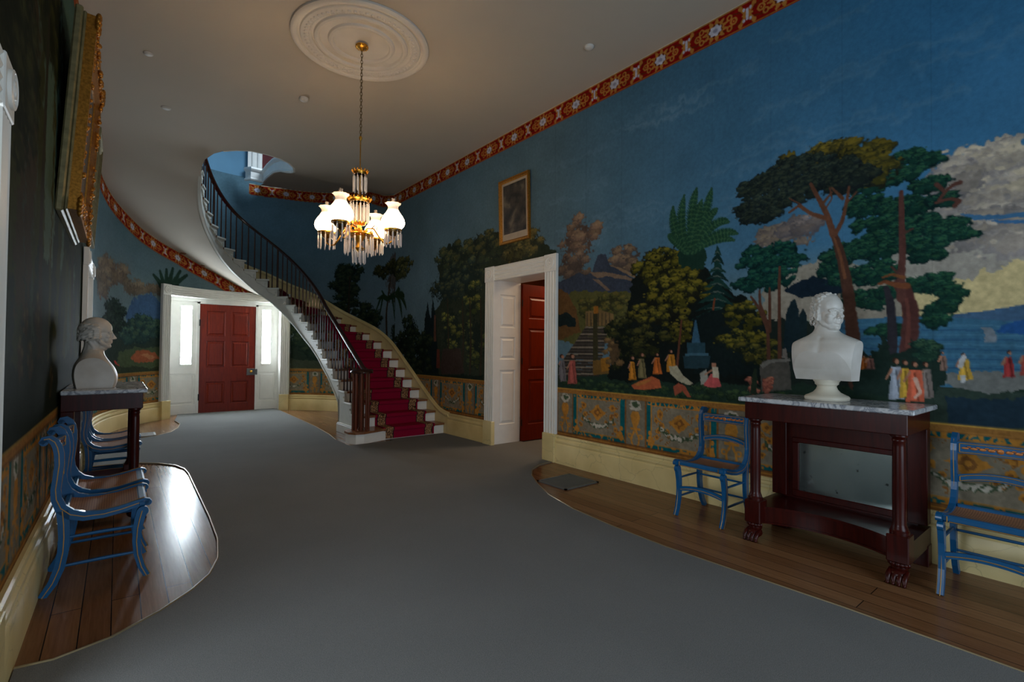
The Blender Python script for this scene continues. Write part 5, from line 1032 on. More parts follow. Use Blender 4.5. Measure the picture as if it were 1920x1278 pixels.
# ---------------------------------------------------------------- skirtings
SKP=[(0,0),(.045,0),(.045,.235),(.040,.245),(.034,.25),(.036,.262),(.042,.272),(.040,.290),(.026,.300),(.024,.318),(.032,.328),(.030,.342),(.018,.352),(0,.352)]
def skirt(name,us,mat=None,close=True):
    mb=MB(); mb.sweep([P3(u,0) for u in us],[(*enorm(u),0) for u in us],(0,0,1),SKP,closed=True); return struct(mb.build(name,mat or M['skirting'],smooth=35))
yR=lambda y:y-ECY
skirt('baseboard_right',[yR(-2.6),yR(Y0-.005)]); skirt('baseboard_beside_stairs',[yR(Y1+.005),yR(7.15)],M['skirt_plain'])
skirt('baseboard_front_right',list(np.linspace(.9,UD0-.005,22)),M['skirt_plain']); skirt('baseboard_front_left',list(np.linspace(UD1+.005,ELEN,18))+[ELEN+.3],M['skirt_plain'])
skirt('baseboard_left',[ELEN+9.3-7.21,ELEN+9.3-2.83]); skirt('baseboard_left_far',[ELEN+.3,ELEN+9.3-8.79],M['skirt_plain'])
skirt('baseboard_left_near',[ELEN+9.3-.27,ELEN+9.3+2.6])
# stair skirting board on the curved outer wall
SKU=[-2.15,-1.9,-1.71,-1.5,-1.28,-.82,-.32,0,.217,.685,1.308,1.854,2.318,2.678,3.258,3.675,4.134,5.5,7.0,8.3]; SKZ=[.36,.38,.46,.60,.72,1.02,1.33,1.53,1.636,1.851,2.064,2.269,2.511,2.70,2.92,3.129,3.287,3.88,4.45,4.95]
us=np.concatenate([np.linspace(-2.15,4.3,70),np.linspace(4.4,8.3,24)]); k=np.ones(5)/5; zz=np.interp(us,SKU,SKZ); zs=zz.copy(); zs[2:-2]=np.convolve(zz,k,'valid')
mb=MB(); path=[P3(u,0) for u in us]; prof=[(0,-.02),(.03,-.02),(.04,0),(.046,.02),(.042,.035),(.03,.04),(.028,.055),(.018,.065),(0,.065)]
mb.sweep([(p_[0],p_[1],z-.06) for p_,z in zip(path,zs)],[(*enorm(u),0) for u in us],(0,0,1),prof,closed=True)
vs=[];low=lambda u:min(float(np.interp(u,us,zs))-.08,max(0,(u+2.0)/.296*RISE-.30 if u<0 else ((8+u/.46)*RISE-.5 if u<3.2 else (8+u/.455)*RISE-.14)))
for u,z,p_ in zip(us,zs,path):
    n=enorm(u); vs+= [(p_[0]+n[0]*.028,p_[1]+n[1]*.028,low(u)),(p_[0]+n[0]*.028,p_[1]+n[1]*.028,z-.06)]
mb.add(vs,[(2*i,2*i+2,2*i+3,2*i+1) for i in range(len(us)-1)]); struct(mb.build('trim_2',M['skirt_plain'],smooth=30))
# ---------------------------------------------------------------- staircase
def outer(n):
    if n<8: return Vector((XR-.03,7.3+(n-1)*.2957,0))
    u=.07+(n-8)*.455
    q=epos(u); nn=enorm(u); return Vector((q[0]+nn[0]*.03,q[1]+nn[1]*.03,0))
NS=27
stairs=empty('staircase',(3.0,7.3,0)); tag(stairs,'curving staircase with dark handrail, slim dark balusters and white stringer winding above the front door','staircase')
SO=Vector(stairs.location)
def sbuild(mb,name,mat,parent=stairs,**k): mb.v=[tuple(Vector(v)-SO) for v in mb.v]; return mb.build(name,mat,parent,**k)
def lerp(a,b,f): return a+(b-a)*f
for n in range(1,NS+1):
    z=n*RISE; i0,i1,o0,o1=inner(n),inner(n+1),outer(n),outer(n+1); d=(i1-i0).normalized()*.03; do=(o1-o0).normalized()*.03
    xi=Vector((0,0,0)); side=(i0-o0).normalized()*.02
    T=[i0-d+side,i1+side,o1,o0-do]; mb=MB(); mb.add([(p.x,p.y,h) for h in (z-.032,z) for p in T],[(3,2,1,0),(4,5,6,7),(0,1,5,4),(1,2,6,5),(2,3,7,6),(3,0,4,7)]); sbuild(mb,'tread',M['tread_wood'])
    mb=MB(); mb.add([tuple(v) for v in ((i0.x,i0.y,z-RISE),(o0.x,o0.y,z-RISE),(o0.x,o0.y,z-.03),(i0.x,i0.y,z-.03))],[(0,1,2,3)]); sbuild(mb,'riser',M['white_trim'])
    # bracket and nosing return on the inner string
    a=i0-d; b=i1; t=(i1-i0).normalized(); nn=(i0-o0).normalized(); mb=MB()
    L_=(i1-i0).length; Mx=Matrix(((t.x,0,nn.x,i0.x),(t.y,0,nn.y,i0.y),(0,1,0,z),(0,0,0,1)))
    mb.bbox(-.04,L_-.005,-.034,.002,-.01,.042,.006,M=Mx)
    mb.prism([(-.004,-.034),(-.004,-.165),(.02,-.17),(.045,-.135),(.075,-.150),(.10,-.115),(.13,-.10),(L_-.02,-.075),(L_-.01,-.034)],-.005,.022,M=Mx); mb.lathe([(.02,0),(.02,.006),(.012,.01),(.008,.004),(0,.006)],(0,0,0),10,M=Mx@Matrix.Translation((.035,-.10,.022)))
    sbuild(mb,'tread_bracket',M['stair_white'])
# stringer on the well side
def strn(n): # normal to the well
    d=(inner(n+.1)-inner(n-.1)).normalized(); return Vector((-d.y,d.x,0))
mb=MB(); vs=[];fs=[]
ns=[]
for n in range(1,NS+1): ns+= [(n,n*RISE),(n+.08,n*RISE),(n+.17,n*RISE),(n+.5,n*RISE),(n+.75,n*RISE),(n+.999,n*RISE)]
for n,zt in ns:
    p=inner(n); w=strn(n); zl=min(slow(n),zt-.05); 
    for off in (.0,-.05): q=p+w*off; vs+=[(q.x,q.y,zl),(q.x,q.y,zt-.02)]
for i in range(len(ns)-1): o=4*i; fs+=[(o,o+4,o+5,o+1),(o+2,o+3,o+7,o+6),(o+1,o+5,o+7,o+3)]
fs+=[(0,1,3,2)]; mb.add(vs,fs); sbuild(mb,'stringer',M['stair_white'],smooth=30)
mb=MB(); nl=np.linspace(5.17,27.6,90); mb.sweep([tuple(inner(n)+Vector((0,0,slow(n)))) for n in nl],[tuple(strn(n)) for n in nl],(0,0,1),[(-.03,-.012),(.012,-.012),(.018,0),(.018,.02),(.008,.03),(-.03,.03)],closed=True)
mb.bbox(2.962,3.02,7.60,8.52,0,.14,.004); mb.bbox(2.97,3.02,7.60,8.51,.14,.16,.004); mb.box(3.0,XR-.05,8.50,8.53,0,.82); sbuild(mb,'string_moulding',M['stair_white'],smooth=30)
# plastered underside
def so_outer(n):
    """outer edge of the soffit for step n"""
    u=.07+(n-8)*.455
    return u
mb=MB(); A=[];B=[]
for n in np.linspace(5.1,24.6,84):
    p=inner(n); A.append((p.x,p.y,slow(n))); u=-2.0+(n-1)*.2957 if n<8 else .07+(n-8)*.455
    f=(u); zo=sofz(u) if u>4.075 else float(np.interp(u,[-1.3,-.5,.5,2.0,3.2,4.075],[.25,.72,1.25,1.95,2.40,2.698])); q=epos(u); B.append((q[0],q[1],zo))
ruled(mb,A,B,12); sbuild(mb,'soffit',M['ceiling'],smooth=60)
# the last flight's underside up to the ceiling shares the plaster of the ceiling (A3/B3)
# handrail
RH=.74
def railp(n): p=inner(n+.15)+strn(n+.15)*-.035; return Vector((p.x,p.y,n*RISE+RH+.08))
nl=list(np.linspace(1.9,28.5,120)); path=[railp(n) for n in nl]
NC=Vector((2.93,7.36,0))   # newel centre
vol=[]
for i in range(30):
    q=PI*.0+ i/29*2.2*PI; r=.15-.075*i/29; vol.append(Vector((NC.x+r*math.cos(-q+.2),NC.y+r*math.sin(-q+.2),1.075)))
start=path[0]; pre=[vol[0].lerp(start,f)+Vector((0,0,-.03*math.sin(PI*f))) for f in (.3,.6)]
mb=MB(); rp=vol[::-1]+pre+path; ups=[(0,0,1)]*len(rp); nr=[]
for i in range(len(rp)):
    d=rp[min(i+1,len(rp)-1)]-rp[max(i-1,0)]; d.z=0; d=d.normalized() if d.length>1e-6 else Vector((0,1,0)); nr.append((-d.y,d.x,0))
mb.sweep([tuple(q) for q in rp],nr,ups,[(-.030,-.028),(-.034,-.012),(-.028,.002),(-.034,.016),(-.018,.030),(.018,.030),(.034,.016),(.028,.002),(.034,-.012),(.030,-.028)],closed=True)
mb.lathe([(.0,1.035),(.10,1.04),(.155,1.05),(.165,1.065),(.155,1.085),(.10,1.098),(0,1.10)],(NC.x,NC.y,0),28); sbuild(mb,'handrail',M['rail_wood'],smooth=45)
# balusters: two to a step, plain slender turned
for n in range(2,NS+1):
    for f in (.12,.62):
        p=inner(n+f)+strn(n+f)*-.035; z0=n*RISE; z1=railp(n+f-.15).z-.02; thick=.019 if (n%6==3 and f<.3) else .0115
        mb=MB(); mb.tube([(p.x,p.y,z0),(p.x,p.y,z0+.1),(p.x,p.y,(z0+z1)/2),(p.x,p.y,z1)],[thick*1.15,thick,thick*1.1,thick*.9],7); sbuild(mb,'baluster',M['rail_wood'],smooth=True)
# newel: cluster of square posts on the curtail step
for k in range(9):
    q=2*PI*k/9+.2; r=.115; p=Vector((NC.x+r*math.cos(q),NC.y+r*math.sin(q),0)); mb=MB(); mb.tube([(p.x,p.y,RISE),(p.x,p.y,1.05)],.0195,8); sbuild(mb,'newel_baluster',M['newel_wood'],smooth=30)
mb=MB(); mb.lathe([(.0,RISE),(.045,RISE),(.045,RISE+.02),(.028,RISE+.05),(.03,1.0),(.05,1.04),(0,1.05)],(NC.x,NC.y,0),16); sbuild(mb,'newel_post',M['newel_wood'],smooth=40)
# curtail first step
cs=[(3.3,7.27),(3.05,7.19),(2.9,7.14),(2.78,7.16),(2.72,7.26),(2.72,7.42),(2.78,7.52),(2.9,7.58),(3.02,7.6),(3.3,7.6)]
mb=MB(); mb.prism(cs,0,RISE-.03); sbuild(mb,'curtail_riser',M['white_trim']); mb=MB(); mb.prism([(x+(x-3.05)*.06,y+(y-7.4)*.08) for x,y in cs],RISE-.03,RISE+.001); sbuild(mb,'curtail_tread',M['tread_wood'])
# stair carpet
R0,R1=.19,.86; vs=[];uv=[];up_=[]; ln=0; prev=None; K=12
def addrow(a,b,z,off):
    global ln,prev
    row=[lerp(a,b,R0+(R1-R0)*k/K) for k in range(K+1)]; mid=row[K//2].copy(); mid.z=z
    if prev is not None: ln+=(mid-prev).length
    prev=mid.copy()
    for k,p in enumerate(row): vs.append((p.x-SO.x,p.y-SO.y,z)); uv.append((k/K,ln)); up_.append(off)
for n in range(1,NS+1):
    a,b=inner(n),outer(n); a2,b2=inner(n+1),outer(n+1); d=(a2-a).normalized()*.012; e=(b2-b).normalized()*.012; D=(a2-a).normalized()*.03; E=(b2-b).normalized()*.03; z=n*RISE
    w_=((a2-a)+(b2-b)).normalized()*.005; hz=(w_.x,w_.y,0); vt=(0,0,-.006); dg_=(w_.x,w_.y,-.004)
    addrow(a-d,b-e,(n-1)*RISE+.012,dg_ if n>1 else hz); addrow(a-d,b-e,z-.045,hz); addrow(a-D-d,b-E-e,z-.037,(w_.x,w_.y,.003)); addrow(a-D-d,b-E-e,z+.004,dg_); addrow(a-D+d*.3,b-E+e*.3,z+.013,vt); addrow(a2-d,b2-e,z+.012,dg_)
rows=len(vs)//(K+1); nv=len(vs); fs=[(i*(K+1)+k,i*(K+1)+k+1,(i+1)*(K+1)+k+1,(i+1)*(K+1)+k) for i in range(rows-1) for k in range(K)]
und=[(x+o_[0],y+o_[1],z+o_[2]) for (x,y,z),o_ in zip(vs,up_)]; B_=[i*(K+1) for i in range(rows)]+[(rows-1)*(K+1)+k for k in range(1,K+1)]+[i*(K+1)+K for i in range(rows-2,-1,-1)]+list(range(K-1,0,-1)); fs2=fs+[tuple(i+nv for i in f)[::-1] for f in fs]+[(B_[i],B_[(i+1)%len(B_)],B_[(i+1)%len(B_)]+nv,B_[i]+nv) for i in range(len(B_))]
me=bpy.data.meshes.new('stair_runner'); me.from_pydata(vs+und,[],fs2); uv=uv+uv; ul=me.uv_layers.new(name='UVMap')
for l in me.loops: ul.data[l.index].uv=uv[l.vertex_index]
bm=bmesh.new(); bm.from_mesh(me); bmesh.ops.recalc_face_normals(bm,faces=bm.faces); bm.to_mesh(me); bm.free()
me.materials.append(M['runner']); ro=bpy.data.objects.new('stair_runner',me); COL.objects.link(ro); ro.parent=stairs; ro['label']='crimson stair carpet with tan patterned borders'
# ---------------------------------------------------------------- chairs (front towards +x, sides along y)
def chair():
    root=empty('side_chair'); W=.455; t=.030
    back=[(-.262,.868),(-.250,.890),(-.228,.893),(-.204,.872),(-.192,.84),(-.185,.80),(-.183,.74),(-.190,.66),(-.196,.60),(-.192,.545),(-.172,.49),(-.13,.447),(-.07,.425),(.02,.422),(.10,.434),(.17,.452),(.215,.462),(.238,.456)]
    rear=[(-.165,.475),(-.158,.40),(-.155,.32),(-.158,.24),(-.172,.15),(-.20,.07),(-.243,.0)]
    front=[(.203,.405),(.192,.36),(.182,.30),(.178,.22),(.185,.14),(.205,.06),(.232,0)]
    for sg in (-1,1):
        y0=sg*(W/2)-(t if sg>0 else 0); Mx=Matrix(((1,0,0,0),(0,0,1,y0),(0,1,0,0),(0,0,0,1)))
        mb=MB(); ws=[.012,.017,.020,.021,.022,.022,.021,.021,.022,.024,.027,.028,.026,.023,.022,.021,.020,.016]; mb.ribbon(back,ws,t,Mx); mb.lathe([(.019,0),(.019,t),(.0,t)],(0,0,0),12,M=Mx@Matrix.Translation((-.250,.872,0))); mb.lathe([(.019,0),(.019,t),(0,t)],(0,0,0),12,M=Mx@Matrix.Translation((.232,.452,0))); mb.build('side_frame',M['blue'],root)
        mb=MB(); mb.ribbon(rear,[.027,.026,.025,.025,.024,.022,.019],t,Mx); mb.build('leg',M['blue'],root)
        Mf_=Matrix(((1,0,0,0),(0,0,1,sg*(W/2-.004)-(t if sg>0 else 0)),(0,1,0,0),(0,0,0,1)))
        mb=MB(); mb.ribbon(front,[.026,.026,.023,.021,.019,.017,.015],t,Mf_); mb.lathe([(.030,0),(.030,t),(0,t)],(0,0,0),14,M=Mf_@Matrix.Translation((.206,.400,0))); mb.build('leg',M['blue'],root)
        # painted gold lines on the outer faces
        mb=MB(); yo=sg*(W/2+.0008)-(0 if sg>0 else -.0)
        Mg=Matrix(((1,0,0,0),(0,0,1,yo-.0008),(0,1,0,0),(0,0,0,1)))
        for ln_ in (back[1:-1],rear,front): mb.ribbon([(x,z) for x,z in ln_],.0022,.0016,Mg)
        for ln_ in (back[2:12],): # line on the front edge
            P=[Vector((x,sg*(W/2-t/2),z)) for x,z in ln_]; mb.tube([(p.x+.021,p.y,p.z) for p in P],.0022,4)
        mb.tube([(x+.019,sg*(W/2-.004-t/2),z) for x,z in front[1:]],.0022,4); mb.tube([(x,sg*(W/2-t/2),z+.0225) for x,z in back[12:17]],.002,4)
        mb.build('gold_line',M['gold_paint'],root)
    i=W/2-t
    mb=MB(); vs=[];fs=[];
    sp=[(-.155,.452),(-.10,.440),(-.02,.436),(.08,.444),(.16,.460),(.185,.465)]
    for x,z in sp: vs+=[(x,-i,z),(x,i,z),(x,-i,z-.012),(x,i,z-.012)]
    for k in range(len(sp)-1): o=4*k; fs+=[(o,o+1,o+5,o+4),(o+2,o+6,o+7,o+3)]
    fs+=[(0,2,3,1)]; o=4*(len(sp)-1); fs+=[(o,o+1,o+3,o+2)]; mb.add(vs,fs); mb.build('cane_seat',M['cane'],root)
    mb=MB(); mb.bbox(.178,.226,-W/2-.004,W/2+.004,.430,.472,.012); mb.build('seat_rail',M['blue'],root); mb=MB(); mb.bbox(-.175,-.145,-i,i,.43,.468,.006); mb.build('seat_rail',M['blue'],root)
    mb=MB(); 
    for sg in (-1,1):
        for k in (0,.03): mb.tube([(.228,sg*(W/2-.02-k),.434),(.228,sg*(W/2-.02-k),.468)],.003,5)
    mb.tube([(.228,-W/2+.06,.438),(.228,W/2-.06,.438)],.0024,5); mb.build('gold_line',M['gold_paint'],root)
    # crest rail and arched mid rail
    def rail(z0,z1,arch,x,curve,name):
        mb=MB(); n=13; vs=[];fs=[]
        for k in range(n):
            f=k/(n-1)*2-1; y=f*i; dz=arch*(1-f*f); dx=-curve*(1-f*f)
            for (xx,zz) in ((x+dx,z0+dz),(x+dx+.016,z0+dz),(x+dx+.016,z1+dz),(x+dx,z1+dz)): vs.append((xx,y,zz))
        for k in range(n-1):
            o=4*k
            for a in range(4): fs.append((o+a,o+(a+1)%4,o+4+(a+1)%4,o+4+a))
        fs+=[(0,1,2,3),(4*n-4,4*n-1,4*n-2,4*n-3)]; mb.add(vs,fs); r=mb.build(name,M['blue'],root)
        mb=MB()
        for zz in (z0+.008,z1-.008): mb.tube([(x+.017-curve*(1-f*f),f*(i-.012),zz+arch*(1-f*f)) for f in np.linspace(-1,1,n)],.0026,5)
        for f in (-1,1): mb.tube([(x+.017,f*(i-.012),z0+.008),(x+.017,f*(i-.012),z1-.008)],.0026,5)
        mb.build('gold_line',M['gold_paint'],r); return r
    r=rail(.785,.856,.0,-.200,.022,'crest_rail'); mb=MB()
    for k in range(9):
        f=(k-4)/9.; x=-.200+.018-.022*(1-(f*2)**2); 
        if k==4: mb.ell((x,0,.82),(.004,.018,.016),10,6)
        else: mb.ell((x,f*.36,.82),(.003,.019,.011-.001*abs(k-4)),8,5,M=None); mb.ell((x,f*.36+.02,.83),(.003,.012,.005),6,4)
    mb.build('gilt_ornament',simple('gilt_stencil',(196,120,60),.4,.5,var=.3,scale=60),r)
    rail(.600,.645,.030,-.204,.018,'mid_rail')
    # stretchers
    for sg in (-1,1):
        for za,zb in ((.315,.315),(.155,.155)):
            mb=MB(); mb.tube([(-.155 if za>.2 else -.17,sg*(W/2-t/2),za),(.02,sg*(W/2-t/2),za+.002),(.183,sg*(W/2-t/2),zb)],[.008,.0105,.008],8); mb.build('stretcher',M['blue'],root,smooth=True)
    for z in (.30,.17): mb=MB(); mb.tube([(-.157 if z>.2 else -.168,-i-.01,z),(-.16,0,z),(-.157 if z>.2 else -.168,i+.01,z)],[.008,.010,.008],8); mb.build('stretcher',M['blue'],root,smooth=True)
    mb=MB(); n=13; vs=[];fs=[]
    for k in range(n):
        f=k/(n-1)*2-1; y=f*(i+.005); dz=.028*(1-f*f)
        for (xx,zz) in ((.178,.205+dz),(.196,.205+dz),(.196,.243+dz),(.178,.243+dz)): vs.append((xx,y,zz))
    for k in range(n-1):
        o=4*k
        for a in range(4): fs.append((o+a,o+(a+1)%4,o+4+(a+1)%4,o+4+a))
    mb.add(vs,fs); fr=mb.build('front_stretcher',M['blue'],root); mb=MB(); mb.tube([(.197,f*(i-.01),.222+.028*(1-f*f)) for f in np.linspace(-1,1,n)],.0026,5); mb.build('gold_line',M['gold_paint'],fr)
    return root
C0=chair()
spots=[((4.045,2.26),PI,'blue cane-seat chair against the right wall, left of the marble-topped table'),
((4.045,.495),PI,'blue cane-seat chair at the right edge, right of the marble-topped table'),
((-.065,4.05),0,'nearest of the blue cane-seat chairs along the left wall'),
((-.055,4.60),0,'blue cane-seat chair behind the nearest one, close to the end of the left table'),
((-.04,6.42),0,'blue cane-seat chair just beyond the left table, nearer of the two seen under it'),
((-.035,6.95),0,'farthest blue cane-seat chair by the left wall, beyond the left table')]
for k,((x,y),rz,lb) in enumerate(spots):
    o=C0 if k==0 else copy_tree(C0); o.location=(x,y,0.001); o.rotation_euler=(0,0,rz); tag(o,lb,'chair','blue cane-seat side chairs along the hall walls')
# ---------------------------------------------------------------- console (pier) tables: local x depth (front +), y width
def console():
    root=empty('console_table'); W=1.0; D=.54; XF=.25; XB=-.28
    mb=MB(); mb.bbox(XB,XF+.05,-W/2-.04,W/2+.04,1.045,1.078,.006); mb.build('marble_top',M['marble'],root)
    mb=MB(); mb.bbox(XB,XF+.02,-W/2,W/2,.915,1.045,.004); mb.build('apron',M['mahogany'],root)
    mb=MB(); mb.bbox(XB,XB+.03,-W/2+.06,W/2-.06,.20,.92,.002); mb.build('back_panel',M['mahogany'],root)
    for sg in (-1,1):
        y=sg*(W/2-.055)
        mb=MB(); mb.lathe([(.052,.30),(.052,.318),(.046,.324),(.044,.336),(.040,.345),(.036,.36),(.0375,.55),(.035,.84),(.033,.865),(.037,.872),(.037,.884),(.034,.888),(.040,.898),(.048,.904),(.048,.915)],(XF-.035,y,0),24); mb.build('column',M['mahogany'],root,smooth=40)
        mb=MB(); mb.bbox(XF-.10,XF+.022,y-.058,y+.058,.13,.30,.006); mb.build('pedestal_block',M['mahogany'],root)
        mb=MB(); mb.ell((XF-.035,y,.10),(.05,.048,.045),16,10)  # ankle
        mb.ell((XF-.02,y,.055),(.062,.055,.04),16,10)
        for k in range(4):
            yy=y+(k-1.5)*.028; mb.tube([(XF-.02,yy,.075),(XF+.02,yy*1.0,.062),(XF+.045,yy,.04),(XF+.052,yy,.014)],[.014,.016,.015,.010],8); mb.ell((XF+.052,yy,.012),(.014,.011,.012),8,6)
        for k in range(7): q=-1.2+k*.4; mb.ell((XF-.035+.048*math.cos(q),y+.05*math.sin(q),.118),(.012,.014,.016),8,6)
        mb.build('paw_foot',M['mahogany'],root,smooth=50)
        mb=MB(); mb.bbox(XB,XB+.085,y-.055,y+.055,.27,.915,.004); mb.build('pilaster',M['mahogany'],root)
        mb=MB(); mb.bbox(XB,XB+.09,y-.06,y+.06,.0,.14,.004); mb.build('rear_foot',M['mahogany'],root)
    # concave fronted lower platform
    pf=[(XB,-W/2+.0)]+[(XF-.03-.12*math.sin(PI*max(0,min(1,(f+.36)/.72)))**.8,f) for f in np.linspace(-.40,.40,25)]
    poly=[(XB,-W/2),(XF-.05,-W/2),(XF-.05,-.42)]+[(XF-.05-.13*(math.sin(PI*(f+.40)/.8))**.7,f) for f in np.linspace(-.39,.39,25)]+[(XF-.05,.42),(XF-.05,W/2),(XB,W/2)]
    mb=MB(); mb.prism(poly,.135,.235); sm=[(x+.012 if x>XB+.01 else x,y) for x,y in poly]; mb.prism(sm,.235,.252); mb.prism(sm,.125,.137); mb.build('lower_shelf',M['mahogany'],root,smooth=30)
    mb=MB(); x0=XB+.03
    for a,b,c,d in ((-.36,.36,.27,.32),(-.36,.36,.70,.74),(-.36,-.31,.32,.70),(.31,.36,.32,.70)): mb.bbox(x0,x0+.022,a,b,c,d,.005)
    fr=mb.build('mirror_frame',M['mahogany'],root); mb=MB(); mb.box(x0+.004,x0+.008,-.31,.31,.32,.70); mb.build('mirror_glass',M['mirror'],fr)
    return root
T0=console(); T0.location=(4.045,1.345,0); T0.rotation_euler=(0,0,PI); tag(T0,'mahogany console table with white marble top and low mirror against the right wall','table','marble-topped console tables')
T1=copy_tree(T0); T1.location=(-.075,5.58,0); T1.rotation_euler=(0,0,0); T1.scale=(.92,1,1); tag(T1,'mahogany console table with grey marble top against the left wall among blue chairs','table','marble-topped console tables')
# ---------------------------------------------------------------- marble busts (sculpted by voxel remeshing)
def remesh(mb,vox,smooth_it=4,dents=(),cuts=(),extra=None):
    me=bpy.data.meshes.new('tmp'); me.from_pydata([tuple(v) for v in mb.v],[],mb.f); o=bpy.data.objects.new('tmp',me); COL.objects.link(o)
    bm=bmesh.new(); bm.from_mesh(me); bmesh.ops.recalc_face_normals(bm,faces=bm.faces); bm.to_mesh(me); bm.free()
    r=o.modifiers.new('r','REMESH'); r.mode='VOXEL'; r.voxel_size=vox; s_=o.modifiers.new('s','SMOOTH'); s_.iterations=smooth_it; s_.factor=.5
    dg=bpy.context.evaluated_depsgraph_get(); ev=o.evaluated_get(dg); m2=bpy.data.meshes.new_from_object(ev); bpy.data.objects.remove(o); bpy.data.meshes.remove(me)
    n=len(m2.vertices); co_=np.zeros(n*3); m2.vertices.foreach_get('co',co_); co_=co_.reshape(-1,3)
    for c,r_,d in dents:
        w=np.exp(-(((co_-np.array(c))/np.array(r_))**2).sum(1)); co_+=w[:,None]*np.array(d)[None,:]
    if extra: co_=extra(co_)
    m2.vertices.foreach_set('co',co_.reshape(-1)); bm=bmesh.new(); bm.from_mesh(m2)
    for pc,pn in cuts:
        g=bmesh.ops.bisect_plane(bm,geom=bm.verts[:]+bm.edges[:]+bm.faces[:],plane_co=pc,plane_no=pn,clear_outer=True); ed=[e for e in g['geom_cut'] if isinstance(e,bmesh.types.BMEdge)]; bmesh.ops.holes_fill(bm,edges=ed,sides=0)
    bm.to_mesh(m2); bm.free(); return m2
def head_mb(mb,o,k,Rz,bald=False,seed=1,tilt=0):
    """o: chin-level centre, k scale, facing +x then rotated by Rz"""
    rn=random.Random(seed); Mx=Matrix.Translation(o)@Matrix.Rotation(Rz,4,'Z')@Matrix.Rotation(tilt,4,'Y')@Matrix.Scale(k,4)
    def E(c,r,ry=0,rz=0,rx=0):
        big=max(r)>.03; M_=Matrix.Translation(c)@Matrix.Rotation(rz,4,'Z')@Matrix.Rotation(ry,4,'Y')@Matrix.Rotation(rx,4,'X')@Matrix.Diagonal((*r,1)); t_=MB(); t_.ell((0,0,0),(1,1,1),36 if big else 16,24 if big else 10); mb.add([Mx@M_@Vector(v) for v in t_.v],t_.f)
    def T(pts,r):
        P=[Vector(q) for q in pts]; rs=r if isinstance(r,(list,tuple)) else [r]*len(P)
        t_=MB(); t_.tube(P,rs,12); mb.add([Mx@Vector(v) for v in t_.v],t_.f)
        for q,w in ((P[0],rs[0]),(P[-1],rs[-1])): E(tuple(q),(w,w,w))
    # skull, forehead, face mass, jaw, chin
    E((-.014,0,.166),(.098,.077,.084)); E((.028,0,.160),(.062,.066,.066)); E((.026,0,.105),(.062,.061,.070)); E((.022,0,.062),(.060,.056,.045)); E((.040,0,.040),(.046,.046,.034)); E((.070,0,.022),(.021,.027,.019)); E((.044,0,.020),(.040,.040,.022))
    for s in (-1,1):
        T([(.087,s*.008,.131),(.086,s*.026,.136),(.072,s*.046,.130)],[.0075,.0085,.007])      # brow
        E((.056,s*.038,.096),(.026,.019,.017),0,s*.5)                                     # cheekbone
        E((.052,s*.030,.072),(.030,.026,.032))
        E((.0745,s*.0300,.1155),(.0125,.0145,.0115))                                      # eyeball
        T([(.084,s*.017,.1165),(.0875,s*.029,.1225),(.079,s*.043,.1165)],[.0022,.0028,.0022]); T([(.084,s*.018,.1125),(.0865,s*.030,.1075),(.079,s*.042,.1115)],[.002,.0026,.002]); T([(.084,s*.022,.101),(.080,s*.034,.0985),(.072,s*.043,.102)],[.003,.0035,.002])
        # ear: rim, lobe, concha
        ec=Vector((-.004,s*.074,.100)); rim=[]
        for i in range(9): q=-1.9+i*3.9/8; rim.append((ec.x+.017*math.cos(q)*-1+.002,ec.y+s*.006,ec.z+.027*math.sin(q)+.006))
        T(rim,[.0045]*9); E((ec.x+.002,ec.y,ec.z),(.013,.006,.024),0,s*.3); E((ec.x+.006,ec.y+s*.003,ec.z-.026),(.007,.005,.009)); E((ec.x+.012,ec.y+s*.002,ec.z-.002),(.004,.005,.008))
        E((.0975,s*.0125,.0815),(.0105,.0065,.0065))                                      # nostril wing
        T([(.090,s*.018,.083),(.082,s*.028,.068),(.073,s*.030,.052)],[.004,.006,.005])      # fold beside the mouth
        T([(-.005,s*.053,.075),(.022,s*.046,.048),(.052,s*.028,.030)],[.016,.018,.016])          # jaw line
    T([(.086,0,.130),(.095,0,.116),(.105,0,.098),(.1135,0,.0875)],[.0085,.0078,.0085,.0088]); E((.105,0,.0815),(.009,.0075,.005)); E((.100,0,.094),(.012,.012,.014))
    E((.088,0,.066),(.009,.018,.010)); T([(.083,-.022,.0565),(.0935,-.008,.0605),(.0925,0,.0590),(.0935,.008,.0605),(.083,.022,.0565)],[.0028,.0042,.0040,.0042,.0028]); T([(.082,-.020,.0525),(.0915,-.008,.0485),(.0915,.008,.0485),(.082,.020,.0525)],[.0028,.0046,.0046,.0028]); E((.078,0,.050),(.011,.024,.010)); E((.078,0,.037),(.010,.018,.008))
    # neck with folds and muscles
    T([(-.018,0,.075),(-.022,0,.0),(-.030,0,-.085)],[.060,.062,.074]); E((.012,0,.004),(.052,.046,.030)); T([(.046,-.018,.006),(.052,0,-.002),(.046,.018,.006)],[.012,.014,.012]); T([(.030,-.022,-.022),(.037,0,-.028),(.030,.022,-.022)],[.012,.013,.012])
    for s in (-1,1): T([(-.045,s*.050,.055),(-.010,s*.046,-.010),(.030,s*.016,-.085)],[.016,.016,.013])
    E((-.050,0,.100),(.052,.064,.062)); E((-.036,0,.120),(.080,.080,.066)); E((-.040,0,.060),(.045,.055,.040))
    def top(x,y): return .166+.084*math.sqrt(max(.05,1-((x+.014)/.098)**2-(y/.077)**2))
